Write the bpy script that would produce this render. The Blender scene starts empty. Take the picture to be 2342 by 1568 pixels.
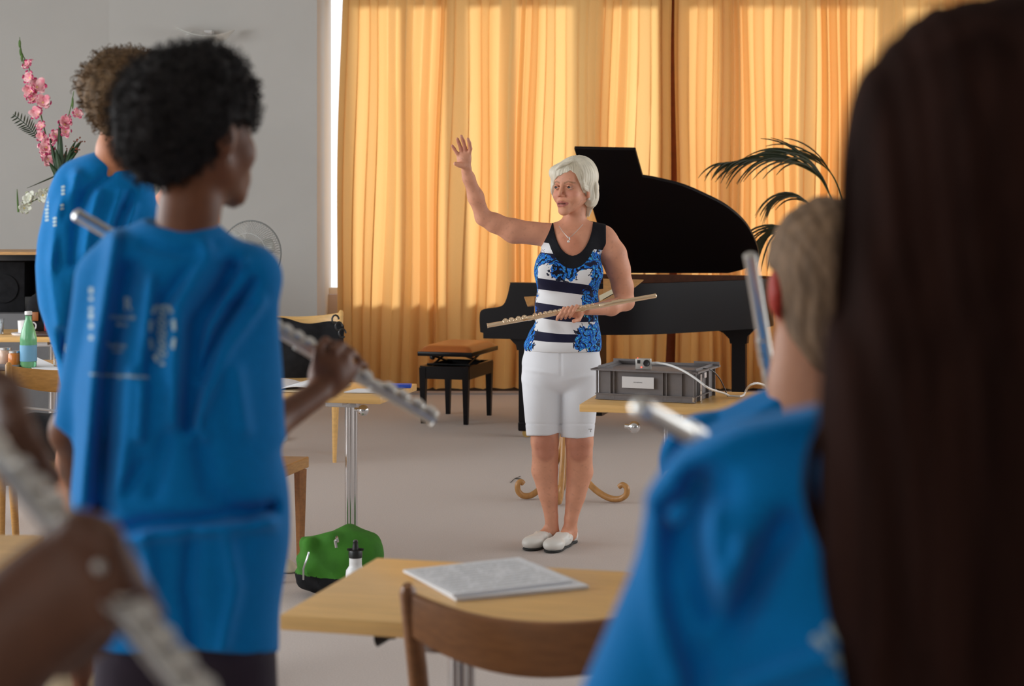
import bpy, bmesh, math, random
import numpy as np
from mathutils import Vector, Matrix
from mathutils.bvhtree import BVHTree
random.seed(7); np.random.seed(7)
S = bpy.context.scene
COL = S.collection
PI = math.pi
# ---------------- camera, world, sun, daylight, exposure ----------------
FPX, CX, HY, CH = 4000.0, 1171.0, 464.0, 1.476      # focal length in px, image centre, horizon row, eye height
cam = bpy.data.cameras.new('camera'); camo = bpy.data.objects.new('camera', cam); COL.objects.link(camo)
camo.location = (0, 0, CH); camo.rotation_euler = (PI/2, 0, 0)
cam.sensor_width = 36.0; cam.lens = FPX/2342*36.0; cam.shift_y = -(784-HY)/2342
cam.clip_start = 0.05; cam.clip_end = 200
cam.dof.use_dof = True; cam.dof.focus_distance = 7.6; cam.dof.aperture_fstop = 4.4
S.camera = camo
S.view_settings.view_transform = 'Standard'; S.view_settings.look = 'None'
S.view_settings.exposure = 0.0; S.view_settings.gamma = 1.0; S.view_settings.use_curve_mapping = False
world = bpy.data.worlds.new('sky'); S.world = world; world.use_nodes = True
world.node_tree.nodes['Background'].inputs[0].default_value = (0.93, 0.97, 1.0, 1)
world.node_tree.nodes['Background'].inputs[1].default_value = 1.7
def lamp(name, kind, loc, aim, energy, color=(1,1,1), size=1.0, size_y=None, angle=0.01):
    l = bpy.data.lights.new(name, kind); o = bpy.data.objects.new(name, l); COL.objects.link(o)
    o.location = loc; o.rotation_euler = (Vector(aim)-Vector(loc)).to_track_quat('-Z', 'Y').to_euler()
    l.energy = energy; l.color = color
    if kind == 'AREA':
        l.shape = 'RECTANGLE'; l.size = size; l.size_y = size_y or size
    if kind == 'SUN': l.angle = angle
    return o
lamp('sun', 'SUN', (-3.2, 25, 4.6), (1.0, 13.5, 1.6), 6.5, (1, .93, .8), angle=0.09)          # low afternoon sun outside, behind the curtains
lamp('daylight_from_side_windows', 'AREA', (-6.0, 5.4, 2.2), (0, 5.4, .8), 290, (.93,.97,1), 8.4, 2.0)
lamp('daylight_from_right_windows', 'AREA', (6.0, 8.0, 2.2), (0, 7.5, .8), 110, (.96,.98,1), 6.0, 2.0)
lamp('rear_fill_light', 'AREA', (-1.5, -2.8, 2.9), (0, 5.5, 1.0), 45, (1,.98,.95), 6.0, 1.0)  # added fill for the foreground; the rear wall is closed

def W(px, py, Y):   # the point seen at (px, py) at distance Y
    return Vector(((px-CX)*Y/FPX, Y, CH-(py-HY)*Y/FPX))
def FL(px, py):     # the floor point seen at (px, py)
    return W(px, py, CH*FPX/(py-HY))
def onz(px, py, z):
    return W(px, py, (CH-z)*FPX/(py-HY))

# ---------------- materials ----------------
MATS = {}
def srgb(r, g, b):
    f = lambda c: (c/255/12.92) if c <= 10.31 else ((c/255+.055)/1.055)**2.4
    return (f(r), f(g), f(b), 1)
def mat(name, col, rough=.6, metal=0, spec=.5, noise=0, nscale=20, bump=0, bscale=200, stretch=None, sheen=0, coat=0, emit=0, alpha=None, col2=None):
    if name in MATS: return MATS[name]
    m = bpy.data.materials.new(name); m.use_nodes = True; nt = m.node_tree; b = nt.nodes['Principled BSDF']
    b.inputs['Base Color'].default_value = col; b.inputs['Roughness'].default_value = rough
    b.inputs['Metallic'].default_value = metal; b.inputs['Specular IOR Level'].default_value = spec
    b.inputs['Sheen Weight'].default_value = sheen; b.inputs['Coat Weight'].default_value = coat
    if emit:
        b.inputs['Emission Color'].default_value = col; b.inputs['Emission Strength'].default_value = emit
    tc = nt.nodes.new('ShaderNodeTexCoord'); mp = nt.nodes.new('ShaderNodeMapping')
    nt.links.new(tc.outputs['Object'], mp.inputs['Vector'])
    if stretch: mp.inputs['Scale'].default_value = stretch
    if noise or col2:
        n = nt.nodes.new('ShaderNodeTexNoise'); n.inputs['Scale'].default_value = nscale; n.inputs['Detail'].default_value = 5
        nt.links.new(mp.outputs[0], n.inputs['Vector'])
        mx = nt.nodes.new('ShaderNodeMix'); mx.data_type = 'RGBA'
        a = col; c2 = col2 or tuple(max(0, c*(1-noise)) for c in col[:3])+(1,)
        mx.inputs[6].default_value = a; mx.inputs[7].default_value = c2
        rp = nt.nodes.new('ShaderNodeMapRange'); rp.inputs[1].default_value = .35; rp.inputs[2].default_value = .65
        nt.links.new(n.outputs['Fac'], rp.inputs[0]); nt.links.new(rp.outputs[0], mx.inputs[0])
        nt.links.new(mx.outputs[2], b.inputs['Base Color'])
    if bump:
        n2 = nt.nodes.new('ShaderNodeTexNoise'); n2.inputs['Scale'].default_value = bscale; n2.inputs['Detail'].default_value = 3
        nt.links.new(mp.outputs[0], n2.inputs['Vector'])
        bp = nt.nodes.new('ShaderNodeBump'); bp.inputs['Strength'].default_value = bump; bp.inputs['Distance'].default_value = .004
        nt.links.new(n2.outputs['Fac'], bp.inputs['Height']); nt.links.new(bp.outputs[0], b.inputs['Normal'])
    MATS[name] = m; return m
def attr_mat(name, rough=.6, spec=.3, bump=0, bscale=300, noise=.12, nscale=60, sheen=0, stretch=None):
    m = mat(name, (1,1,1,1), rough, spec=spec, noise=noise, nscale=nscale, bump=bump, bscale=bscale, sheen=sheen, stretch=stretch)
    nt = m.node_tree; at = nt.nodes.new('ShaderNodeAttribute'); at.attribute_name = 'Col'
    mul = nt.nodes.new('ShaderNodeMix'); mul.data_type = 'RGBA'; mul.blend_type = 'MULTIPLY'; mul.inputs[0].default_value = 1
    src = [n for n in nt.nodes if n.type == 'MIX' and n.blend_type == 'MIX']
    b = nt.nodes['Principled BSDF']
    nt.links.new(at.outputs['Color'], mul.inputs[6])
    if src: nt.links.new(src[0].outputs[2], mul.inputs[7])
    else: mul.inputs[7].default_value = (1,1,1,1)
    nt.links.new(mul.outputs[2], b.inputs['Base Color'])
    return m
WOOD = mat('beech_wood', srgb(236,188,118), .32, noise=.16, nscale=6, stretch=(1,12,12), spec=.5)
WOODX = mat('beech_wood_edge', srgb(196,146,84), .4, noise=.2, nscale=10, stretch=(2,2,14))
CHAIRW = mat('brown_beech_wood', srgb(168,112,62), .38, noise=.22, nscale=8, stretch=(2,12,12))
STANDW = mat('turned_light_wood', srgb(190,138,80), .35, noise=.2, nscale=9, stretch=(6,6,1))
CHROME = mat('chrome', (.75,.76,.78,1), .12, metal=1)
STEEL = mat('satin_steel', (.55,.56,.58,1), .3, metal=1)
BLACK = mat('piano_black_lacquer', (.004,.003,.004,1), .3, spec=.2)
LIDM = mat('lid_black_satin', (.005,.004,.005,1), .45, spec=.2)
RIMW = mat('dark_mahogany_rim', srgb(82,46,28), .6, spec=.15, noise=.3, nscale=20)
BLKP = mat('black_plastic', (.012,.012,.013,1), .4)
def glassy(m, t=1.0):
    m.node_tree.nodes['Principled BSDF'].inputs['Transmission Weight'].default_value = t; return m
BLKF = mat('black_fabric', (.014,.014,.016,1), .9, bump=.3, bscale=120, noise=.3, nscale=30, spec=.2)
WHITEP = mat('white_plastic', (.8,.8,.8,1), .4)
PAPER = mat('white_paper', (.82,.83,.86,1), .7, spec=.2)
GREYP = mat('grey_crate_plastic', srgb(118,112,112), .5, noise=.08, nscale=40)
SILVER = mat('silver_plate', (.74,.73,.70,1), .33, metal=1)
GOLD = mat('rose_gold_plate', (1.0,.80,.56,1), .32, metal=1)
LEATH = mat('tan_leather', srgb(178,98,38), .35, bump=.25, bscale=60)

# ---------------- bmesh helpers ----------------
class MB:
    def __init__(s): s.bm = bmesh.new()
    def _tag(s, vs, M):
        if M is not None: bmesh.ops.transform(s.bm, matrix=M, verts=vs)
    def box(s, c, d, M=None, bev=0):
        r = bmesh.ops.create_cube(s.bm, size=1)['verts']
        bmesh.ops.scale(s.bm, vec=Vector(d), verts=r)
        bmesh.ops.translate(s.bm, vec=Vector(c), verts=r)
        if bev:
            es = list({e for v in r for e in v.link_edges})
            q = bmesh.ops.bevel(s.bm, geom=es, offset=bev, segments=2, affect='EDGES', profile=.5)
            r = list({v for f in q['faces'] for v in f.verts} | {v for v in r if v.is_valid})
        s._tag(r, M); return s
    def tube(s, pts, rad, seg=10, cap=True, flat=None):
        pts = [Vector(p) for p in pts]; n = len(pts)
        if not hasattr(rad, '__len__'): rad = [rad]*n
        rings = []; up = None
        for i, p in enumerate(pts):
            t = (pts[min(i+1,n-1)]-pts[max(i-1,0)])
            if t.length < 1e-9: t = Vector((0,0,1))
            t.normalize()
            if up is None:
                up = Vector((0,0,1)) if abs(t.z) < .9 else Vector((1,0,0))
                if flat is not None: up = Vector(flat[0])
            a = t.cross(up); 
            if a.length < 1e-6: a = t.orthogonal()
            a.normalize(); b = a.cross(t).normalized(); up = b
            fy = flat[1] if flat is not None else 1
            rings.append([s.bm.verts.new(p + a*math.cos(2*PI*k/seg)*rad[i] + b*math.sin(2*PI*k/seg)*rad[i]*fy) for k in range(seg)])
        for i in range(n-1):
            for k in range(seg):
                s.bm.faces.new((rings[i][k], rings[i][(k+1)%seg], rings[i+1][(k+1)%seg], rings[i+1][k]))
        if cap:
            s.bm.faces.new(rings[0][::-1]); s.bm.faces.new(rings[-1])
        return s
    def lathe(s, prof, c=(0,0,0), seg=24, M=None):
        rings = []; vs = []
        for r, z in prof:
            rings.append([s.bm.verts.new((c[0]+max(r,1e-4)*math.cos(2*PI*k/seg), c[1]+max(r,1e-4)*math.sin(2*PI*k/seg), c[2]+z)) for k in range(seg)])
            vs += rings[-1]
        for i in range(len(rings)-1):
            for k in range(seg):
                s.bm.faces.new((rings[i][k], rings[i][(k+1)%seg], rings[i+1][(k+1)%seg], rings[i+1][k]))
        s.bm.faces.new(rings[0][::-1]); s.bm.faces.new(rings[-1])
        s._tag(vs, M); return s
    def prism(s, poly, vec, M=None):
        vec = Vector(vec)
        a = [s.bm.verts.new(Vector(p)) for p in poly]; b = [s.bm.verts.new(Vector(p)+vec) for p in poly]
        s.bm.faces.new(a[::-1]); s.bm.faces.new(b)
        n = len(a)
        for i in range(n): s.bm.faces.new((a[i], a[(i+1)%n], b[(i+1)%n], b[i]))
        s._tag(a+b, M); return s
    def ball(s, c, r, M=None, seg=16, sc=None):
        q = bmesh.ops.create_uvsphere(s.bm, u_segments=seg, v_segments=seg//2+2, radius=r)['verts']
        if sc: bmesh.ops.scale(s.bm, vec=Vector(sc), verts=q)
        bmesh.ops.translate(s.bm, vec=Vector(c), verts=q); s._tag(q, M); return s
    def grid(s, rows):
        g = [[s.bm.verts.new(Vector(p)) for p in r] for r in rows]
        for i in range(len(g)-1):
            for j in range(len(g[0])-1):
                s.bm.faces.new((g[i][j], g[i][j+1], g[i+1][j+1], g[i+1][j]))
        return s
    def build(s, name, m, parent=None, smooth=True, sub=0, solid=0, bevel=0):
        bmesh.ops.recalc_face_normals(s.bm, faces=s.bm.faces)
        me = bpy.data.meshes.new(name); s.bm.to_mesh(me); s.bm.free()
        return link(name, me, m, parent, smooth, sub, solid, bevel)
def link(name, me, m, parent=None, smooth=True, sub=0, solid=0, bevel=0):
    o = bpy.data.objects.new(name, me); COL.objects.link(o)
    if m is not None: me.materials.append(m)
    if smooth:
        me.polygons.foreach_set('use_smooth', [True]*len(me.polygons))
        if hasattr(me, 'set_sharp_from_angle'): me.set_sharp_from_angle(angle=math.radians(smooth if smooth is not True else 40))
    if solid:
        k = o.modifiers.new('solid', 'SOLIDIFY'); k.thickness = solid; k.offset = 0
    if bevel:
        k = o.modifiers.new('bevel', 'BEVEL'); k.width = bevel; k.segments = 2; k.limit_method = 'ANGLE'
    if sub:
        k = o.modifiers.new('sub', 'SUBSURF'); k.levels = sub; k.render_levels = sub
    if parent is not None: setparent(o, parent)
    return o
def setparent(o, p):
    o.parent = p
    M = Matrix.Identity(4); q = p
    while q is not None:
        M = Matrix.LocRotScale(q.location, q.rotation_euler, q.scale) @ M if q.parent is None else q.matrix_parent_inverse @ Matrix.LocRotScale(q.location, q.rotation_euler, q.scale) @ M
        q = q.parent
    o.matrix_parent_inverse = M.inverted()
def local(o):     # geometry given in the parent's own frame
    o.matrix_parent_inverse = Matrix.Identity(4); return o
def tag(o, label, cat, group=None, kind=None):
    o['label'] = label; o['category'] = cat
    if group: o['group'] = group
    if kind: o['kind'] = kind
    return o
def thing(name, label, cat, loc=(0,0,0), rot=(0,0,0), group=None):
    o = bpy.data.objects.new(name, None); COL.objects.link(o)
    o.location = loc; o.rotation_euler = rot; o.empty_display_size = .1
    return tag(o, label, cat, group)
def struct(o): o['kind'] = 'structure'; return o
def copy_tree(o, parent=None):
    c = o.copy(); COL.objects.link(c)
    if parent is not None: c.parent = parent
    for ch in list(o.children): copy_tree(ch, c)
    return c
def loc_part(mb, name, m, root, **k): return local(mb.build(name, m, root, **k))

# ---------------- signed-distance bodies ----------------
def vv(p): return np.array(p, dtype=np.float64)
class Body:
    """smooth union of tapered limbs and ellipsoids, meshed with surface nets"""
    def __init__(s, k=.02): s.ops = []; s.k = k; s.post = []
    def cone(s, a, b, ra, rb, k=None, mode='u', flat=None, fr=1.0):
        a = vv(a); b = vv(b); ab = b-a; L = max(ab@ab, 1e-12); u = None
        if flat is not None: u = vv(flat); u = u/np.linalg.norm(u)
        def f(x, y, z):
            px, py, pz = x-a[0], y-a[1], z-a[2]
            t = np.clip((px*ab[0]+py*ab[1]+pz*ab[2])/L, 0, 1)
            px = px-ab[0]*t; py = py-ab[1]*t; pz = pz-ab[2]*t
            if u is not None:
                w = (px*u[0]+py*u[1]+pz*u[2])*(1/fr-1)
                px = px+u[0]*w; py = py+u[1]*w; pz = pz+u[2]*w
            d = np.sqrt(px*px+py*py+pz*pz)-(ra+(rb-ra)*t)
            return d*fr if u is not None else d
        r = max(ra, rb)*(max(1, fr) if u is not None else 1)
        s.ops.append((mode, f, np.minimum(a, b)-r, np.maximum(a, b)+r, s.k if k is None else k)); return s
    def chain(s, pts, rad, **kw):
        if not hasattr(rad, '__len__'): rad = [rad]*len(pts)
        for i in range(len(pts)-1): s.cone(pts[i], pts[i+1], rad[i], rad[i+1], **kw)
        return s
    def ell(s, c, r, R=None, k=None, mode='u'):
        c = vv(c); r = vv(r); R = None if R is None else np.array(R)
        def f(x, y, z):
            px, py, pz = x-c[0], y-c[1], z-c[2]
            if R is not None:
                px, py, pz = (R[0,0]*px+R[0,1]*py+R[0,2]*pz, R[1,0]*px+R[1,1]*py+R[1,2]*pz, R[2,0]*px+R[2,1]*py+R[2,2]*pz)
            k0 = np.sqrt((px/r[0])**2+(py/r[1])**2+(pz/r[2])**2)
            k1 = np.sqrt((px/r[0]**2)**2+(py/r[1]**2)**2+(pz/r[2]**2)**2)
            return k0*(k0-1)/np.maximum(k1, 1e-9)
        m = r.max() if R is not None else r
        s.ops.append((mode, f, c-m, c+m, s.k if k is None else k)); return s
    def disp(s, fn): s.post.append(fn); return s
    def bounds(s):
        us = [o for o in s.ops if o[0] == 'u']
        return np.min([o[2] for o in us], 0), np.max([o[3] for o in us], 0)
    def field(s, x, y, z):
        n = (len(x), len(y), len(z)); D = np.full(n, .2, dtype=np.float32)
        for mode, f, lo, hi, k in s.ops:
            m = k+.03
            i0, i1 = np.searchsorted(x, lo[0]-m), np.searchsorted(x, hi[0]+m)
            j0, j1 = np.searchsorted(y, lo[1]-m), np.searchsorted(y, hi[1]+m)
            k0, k1 = np.searchsorted(z, lo[2]-m), np.searchsorted(z, hi[2]+m)
            if i1 <= i0 or j1 <= j0 or k1 <= k0: continue
            X = x[i0:i1, None, None]; Y = y[None, j0:j1, None]; Z = z[None, None, k0:k1]
            d = f(X, Y, Z); A = D[i0:i1, j0:j1, k0:k1]
            if mode == 'u':
                h = np.clip(k-np.abs(A-d), 0, None)/k if k > 0 else 0
                D[i0:i1, j0:j1, k0:k1] = np.minimum(A, d)-h*h*k*.25
            elif mode == 's':
                d = -d; h = np.clip(k-np.abs(A-d), 0, None)/k if k > 0 else 0
                D[i0:i1, j0:j1, k0:k1] = np.maximum(A, d)+h*h*k*.25
        for fn in s.post: D = fn(D, x[:, None, None], y[None, :, None], z[None, None, :]).astype(np.float32)
        return D
def nets(D, x, y, z):
    Sg = D < 0
    nx, ny, nz = D.shape
    c = np.zeros((nx-1, ny-1, nz-1), np.int8)
    for a in (0,1):
        for b in (0,1):
            for d in (0,1): c += Sg[a:nx-1+a, b:ny-1+b, d:nz-1+d]
    act = np.argwhere((c > 0) & (c < 8))
    if len(act) == 0: return np.zeros((0,3)), np.zeros((0,4), int)
    idx = np.full(c.shape, -1, np.int32); idx[act[:,0], act[:,1], act[:,2]] = np.arange(len(act))
    V = {}
    for a in (0,1):
        for b in (0,1):
            for d in (0,1): V[a,b,d] = D[act[:,0]+a, act[:,1]+b, act[:,2]+d].astype(np.float64)
    P = np.zeros((len(act), 3)); N = np.zeros(len(act))
    cs = list(V)
    for p in cs:
        for ax in range(3):
            if p[ax] == 0:
                q = list(p); q[ax] = 1; q = tuple(q)
                va, vb = V[p], V[q]; cr = (va < 0) != (vb < 0)
                t = np.where(cr, va/np.where(cr, va-vb, 1), 0)
                pt = np.array(p, float)[None, :].repeat(len(act), 0); pt[:, ax] += t
                P += pt*cr[:, None]; N += cr
    P /= N[:, None]
    h = np.array([x[1]-x[0], y[1]-y[0], z[1]-z[0]])
    P = (act+P)*h+np.array([x[0], y[0], z[0]])
    F = []
    for ax in range(3):
        o1, o2 = [(1,2),(2,0),(0,1)][ax]
        a = [slice(None)]*3; b = [slice(None)]*3
        a[ax] = slice(0, -1); b[ax] = slice(1, None)
        s0 = Sg[tuple(a)]; s1 = Sg[tuple(b)]
        e = np.argwhere(s0 != s1)
        e = e[(e[:, o1] > 0) & (e[:, o2] > 0) & (e[:, o1] < c.shape[o1]) & (e[:, o2] < c.shape[o2])]
        if len(e) == 0: continue
        u = np.zeros(3, int); u[o1] = 1; w = np.zeros(3, int); w[o2] = 1
        q = [e-u-w, e-w, e, e-u]
        q = np.stack([idx[k[:,0], k[:,1], k[:,2]] for k in q], 1)
        inside = s0[e[:,0], e[:,1], e[:,2]]
        q[~inside] = q[~inside][:, ::-1]
        F.append(q)
    F = np.concatenate(F); F = F[(F >= 0).all(1)]
    return P, F
def mesh_np(name, P, F):
    me = bpy.data.meshes.new(name)
    me.vertices.add(len(P)); me.vertices.foreach_set('co', P.astype(np.float32).ravel())
    k = F.shape[1]
    me.loops.add(len(F)*k); me.loops.foreach_set('vertex_index', F.astype(np.int32).ravel())
    me.polygons.add(len(F)); me.polygons.foreach_set('loop_start', np.arange(0, len(F)*k, k, dtype=np.int32))
    me.update(calc_edges=True); me.validate()
    me.polygons.foreach_set('use_smooth', [True]*len(me.polygons))
    return me
def grid_axes(lo, hi, h): return [np.arange(lo[i]-.03, hi[i]+.03+h, h) for i in range(3)]
def skin(name, body, m, parent, h=.006, fine=(), color=None, smooth=2, clip=None):
    """fine = [(lo, hi, h)] : boxes meshed at a finer step, all joined in the one mesh"""
    lo, hi = body.bounds()
    if clip is not None: lo = np.maximum(lo, clip[0]); hi = np.minimum(hi, clip[1])
    Ps, Fs, n = [], [], 0
    jobs = [(lo, hi, h, None)]+[(np.array(a, float), np.array(b, float), hh, 1) for a, b, hh in fine]
    for a, b, hh, tagf in jobs:
        ax = grid_axes(a, b, hh) if tagf is None else [np.arange(a[i], b[i]+hh, hh) for i in range(3)]
        D = body.field(*ax); P, F = nets(D, *ax)
        if tagf is None and len(fine) and len(F):
            c = P[F].mean(1); keep = np.ones(len(F), bool)
            for fa, fb, fh in fine:
                keep &= ~((c > np.array(fa)+1.2*h) & (c < np.array(fb)-1.2*h)).all(1)
            F = F[keep]; used = np.unique(F); mp = np.full(len(P), -1); mp[used] = np.arange(len(used)); P = P[used]; F = mp[F]
        for _ in range(smooth if tagf is None else 1):
            P = relax(P, F)
        Ps.append(P); Fs.append(F+n); n += len(P)
    P = np.concatenate(Ps); F = np.concatenate(Fs)
    me = mesh_np(name, P, F)
    o = bpy.data.objects.new(name, me); COL.objects.link(o); me.materials.append(m)
    if color is not None:
        ca = me.color_attributes.new('Col', 'FLOAT_COLOR', 'POINT')
        C = np.ones((len(P), 4), np.float32); C[:, :3] = color(P); ca.data.foreach_set('color', C.ravel())
    if parent is not None: setparent(o, parent)
    return o
def relax(P, F, w=.5):
    A = np.zeros_like(P); N = np.zeros(len(P)); k = F.shape[1]
    for i in range(k):
        a, b = F[:, i], F[:, (i+1)%k]
        for c in range(3):
            A[:, c] += np.bincount(a, P[b, c], len(P))+np.bincount(b, P[a, c], len(P))
        N += np.bincount(a, minlength=len(P))+np.bincount(b, minlength=len(P))
    N[N == 0] = 1
    return P*(1-w)+A/N[:, None]*w
def sstep(a, b, x):
    t = np.clip((x-a)/(b-a), 0, 1); return t*t*(3-2*t)
class Px:
    """positions read off the photo for a figure standing at distance Y0"""
    def __init__(s, Y0): s.Y = Y0
    def __call__(s, px, py, dy=0.0): return np.array(W(px, py, s.Y+dy))
    def r(s, px, dy=0): return px*(s.Y+dy)/FPX
def vnoise(x, y, z, seed=0):
    """cheap smooth pseudo-noise from sines"""
    rs = np.random.RandomState(seed); o = 0
    for i in range(6):
        k = rs.normal(size=3); k /= np.linalg.norm(k); ph = rs.uniform(0, 6.28)
        o = o+np.sin(k[0]*x+k[1]*y+k[2]*z+ph+1.3*np.sin(k[1]*x-k[2]*y+k[0]*z+ph*2))
    return o/6
# ================= the room =================
WALL = mat('painted_wall', srgb(196,194,190), .9, spec=.1, noise=.03, nscale=3)
CARPET = mat('grey_carpet', srgb(205,194,188), .95, spec=.05, noise=.1, nscale=160, bump=.35, bscale=500)
def quadbox(name, pts, vec, m, **k):
    return struct(MB().prism(pts, vec).build(name, m, smooth=False, **k))
quadbox('floor', [(-7,-3,-.1),(7,-3,-.1),(7,14.3,-.1),(-7,14.3,-.1)], (0,0,.1), CARPET)
quadbox('ceiling', [(-7,-3,3.7),(7,-3,3.7),(7,14.3,3.7),(-7,14.3,3.7)], (0,0,.1), WALL)
XR = (725-CX)*13.2/FPX                          # the corner where the wall turns in to the window
quadbox('wall_back', [(-3.04,13.2,0),(XR,13.2,0),(XR,14.25,0),(-3.04,14.25,0)], (0,0,3.7), WALL)
quadbox('wall_corner', [(-3.04,13.2,0),(-3.04,13.6,0),(-7,12.4,0),(-7,12.0,0)], (0,0,3.7), WALL)
# left wall with a long window opening, right wall with a window opening
for nm, x in (('left', -6.2), ('right', 6.2)):
    b = MB(); b.box((x, 4.7, .45), (.2, 15.4, .9)); b.box((x, 4.7, 3.35), (.2, 15.4, .7))
    for y in (-2.6, 1.6, 5.8, 9.5, 12.2): b.box((x, y, 1.95), (.2, .3 if y < 12 else 1.2, 2.2))
    b.box((x, -.9, 1.95), (.2, 4.2, 2.2)); struct(b.build('wall_'+nm, WALL, smooth=False))
b = MB(); b.box((0, -3.0, 1.85), (12.4, .2, 3.7))
struct(b.build('wall_rear', WALL, smooth=False))
# window front behind the curtains: parapet, header, mullions set to stripe the curtains with shade, glass
FRAME = mat('white_window_frame', (.75,.75,.75,1), .4)
PAR = mat('parapet_wall', srgb(196,190,200), .9)
quadbox('wall_window_parapet', [(XR,14.0,0),(6.2,14.0,0),(6.2,14.25,0),(XR,14.25,0)], (0,0,.745), PAR)
quadbox('wall_window_header', [(XR,14.0,3.2),(6.2,14.0,3.2),(6.2,14.25,3.2),(XR,14.25,3.2)], (0,0,.5), WALL)
RB = mat('red_brown_post', srgb(120,58,28), .5, noise=.2)
b = MB()
for x, w_ in ((-1.02,.06),(-.62,.14),(-.2,.08),(.42,.22),(1.0,.08),(1.5,.16),(2.1,.08),(2.75,.2),(3.3,.07),(4.3,.07),(5.3,.07)): b.box((x, 14.12, 1.99), (w_, .07, 2.44))  # unseen uprights, positions and widths invented to break up the sunlight on the curtains
b.box(((XR+6.2)/2, 14.12, .77), (6.2-XR, .08, .05)); b.box(((XR+6.2)/2, 14.12, 3.17), (6.2-XR, .08, .06))
w1 = struct(b.build('window_1', FRAME, smooth=False))
g = bpy.data.materials.new('window_glass'); g.use_nodes = True; nt = g.node_tree; nt.nodes.clear()
o_ = nt.nodes.new('ShaderNodeOutputMaterial'); mx = nt.nodes.new('ShaderNodeMixShader'); tr = nt.nodes.new('ShaderNodeBsdfTransparent'); gl = nt.nodes.new('ShaderNodeBsdfGlossy')
gl.inputs['Roughness'].default_value = .02; mx.inputs[0].default_value = .06
nt.links.new(tr.outputs[0], mx.inputs[1]); nt.links.new(gl.outputs[0], mx.inputs[2]); nt.links.new(mx.outputs[0], o_.inputs[0])
GLASS = g
MB().box(((XR+6.2)/2, 14.12, 1.97), (6.2-XR, .008, 2.4)).build('window_pane', GLASS, w1, smooth=False)
# red-brown post between the two curtains
pst = W(1526, 300, 13.72)
struct(MB().box((pst.x, 13.72, 1.85), (.15, .08, 3.7), bev=.006).build('trim_1', RB))
# low dark plinth grille at the curtain's foot, with its pale edge
b = MB(); b.box((2.4, 13.80, .035), (7.5, .09, .07)); struct(b.build('baseboard_back', mat('dark_grille', srgb(66,58,56), .5)))
b = MB(); b.box((2.4, 13.48, .006), (7.5, .02, .012)); struct(b.build('trim_2', mat('aluminium_edge', (.5,.5,.52,1), .3, metal=1)))
b = MB(); b.box(((-3.04+XR)/2, 13.185, .04), (XR+3.04, .03, .08)); struct(b.build('baseboard_left', mat('grey_skirting', srgb(120,116,112), .6)))
# ---- curtains
cm = bpy.data.materials.new('ochre_curtain_cloth'); cm.use_nodes = True; nt = cm.node_tree; nt.nodes.clear()
out = nt.nodes.new('ShaderNodeOutputMaterial'); mx = nt.nodes.new('ShaderNodeMixShader'); di = nt.nodes.new('ShaderNodeBsdfDiffuse'); tl = nt.nodes.new('ShaderNodeBsdfTranslucent')
tc = nt.nodes.new('ShaderNodeTexCoord'); mp = nt.nodes.new('ShaderNodeMapping'); mp.inputs['Scale'].default_value = (1,1,.25)
nz = nt.nodes.new('ShaderNodeTexNoise'); nz.inputs['Scale'].default_value = 260; nz.inputs['Detail'].default_value = 2
cr = nt.nodes.new('ShaderNodeMix'); cr.data_type = 'RGBA'; cr.inputs[6].default_value = (.82,.50,.19,1); cr.inputs[7].default_value = (.74,.43,.15,1)
nt.links.new(tc.outputs['Object'], mp.inputs[0]); nt.links.new(mp.outputs[0], nz.inputs['Vector']); nt.links.new(nz.outputs['Fac'], cr.inputs[0])
nt.links.new(cr.outputs[2], di.inputs[0]); tl.inputs[0].default_value = (.97,.65,.29,1)
nt.links.new(di.outputs[0], mx.inputs[1]); nt.links.new(tl.outputs[0], mx.inputs[2]); mx.inputs[0].default_value = .34
nt.links.new(mx.outputs[0], out.inputs[0])
def curtain(name, label, x0, x1, y0, seed, z0=.035, z1=3.45, lean=0):
    rs = random.Random(seed); pts = []; x = x0; folds = []
    while x < x1:
        w = rs.uniform(.07, .21)*(.75+.5*rs.random()); folds.append((x, w, rs.uniform(.04, .085), rs.uniform(.1, .5), rs.uniform(-.3,.3))); x += w
    def prof(t, k):        # k 0..1 height (0 bottom)
        P = []
        for (fx, w, a, sk, sh) in folds:
            for i in range(12):
                u = i/12
                s = math.sin(2*PI*u); aa = a*(1.0-.45*k) ; 
                px = fx+w*u+sk*w*.33*math.sin(4*PI*u)*(1-.5*k)+sh*.04*(1-k)
                py = y0+aa*s+.02*math.sin(fx*3.1+2*k)
                P.append((px, py))
        return P
    rows = []
    n = 26
    for i in range(n+1):
        k = i/n; z = z0+(z1-z0)*k
        rows.append([(p[0]+lean*(1-k)+(.012*math.sin(p[0]*9+z*2.1)), p[1], z) for p in prof(0, k)])
    o = MB().grid(rows).build(name, cm, smooth=80)
    return tag(o, label, 'curtain')
cL = (783-CX)*13.6/FPX
curtain('curtain', 'ochre yellow floor-length curtain hanging left of the red-brown post', cL, pst.x-.055, 13.62, 5, lean=-.07)
curtain('curtain', 'ochre yellow floor-length curtain hanging right of the red-brown post, behind palm', pst.x+.055, 5.9, 13.60, 11)
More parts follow.
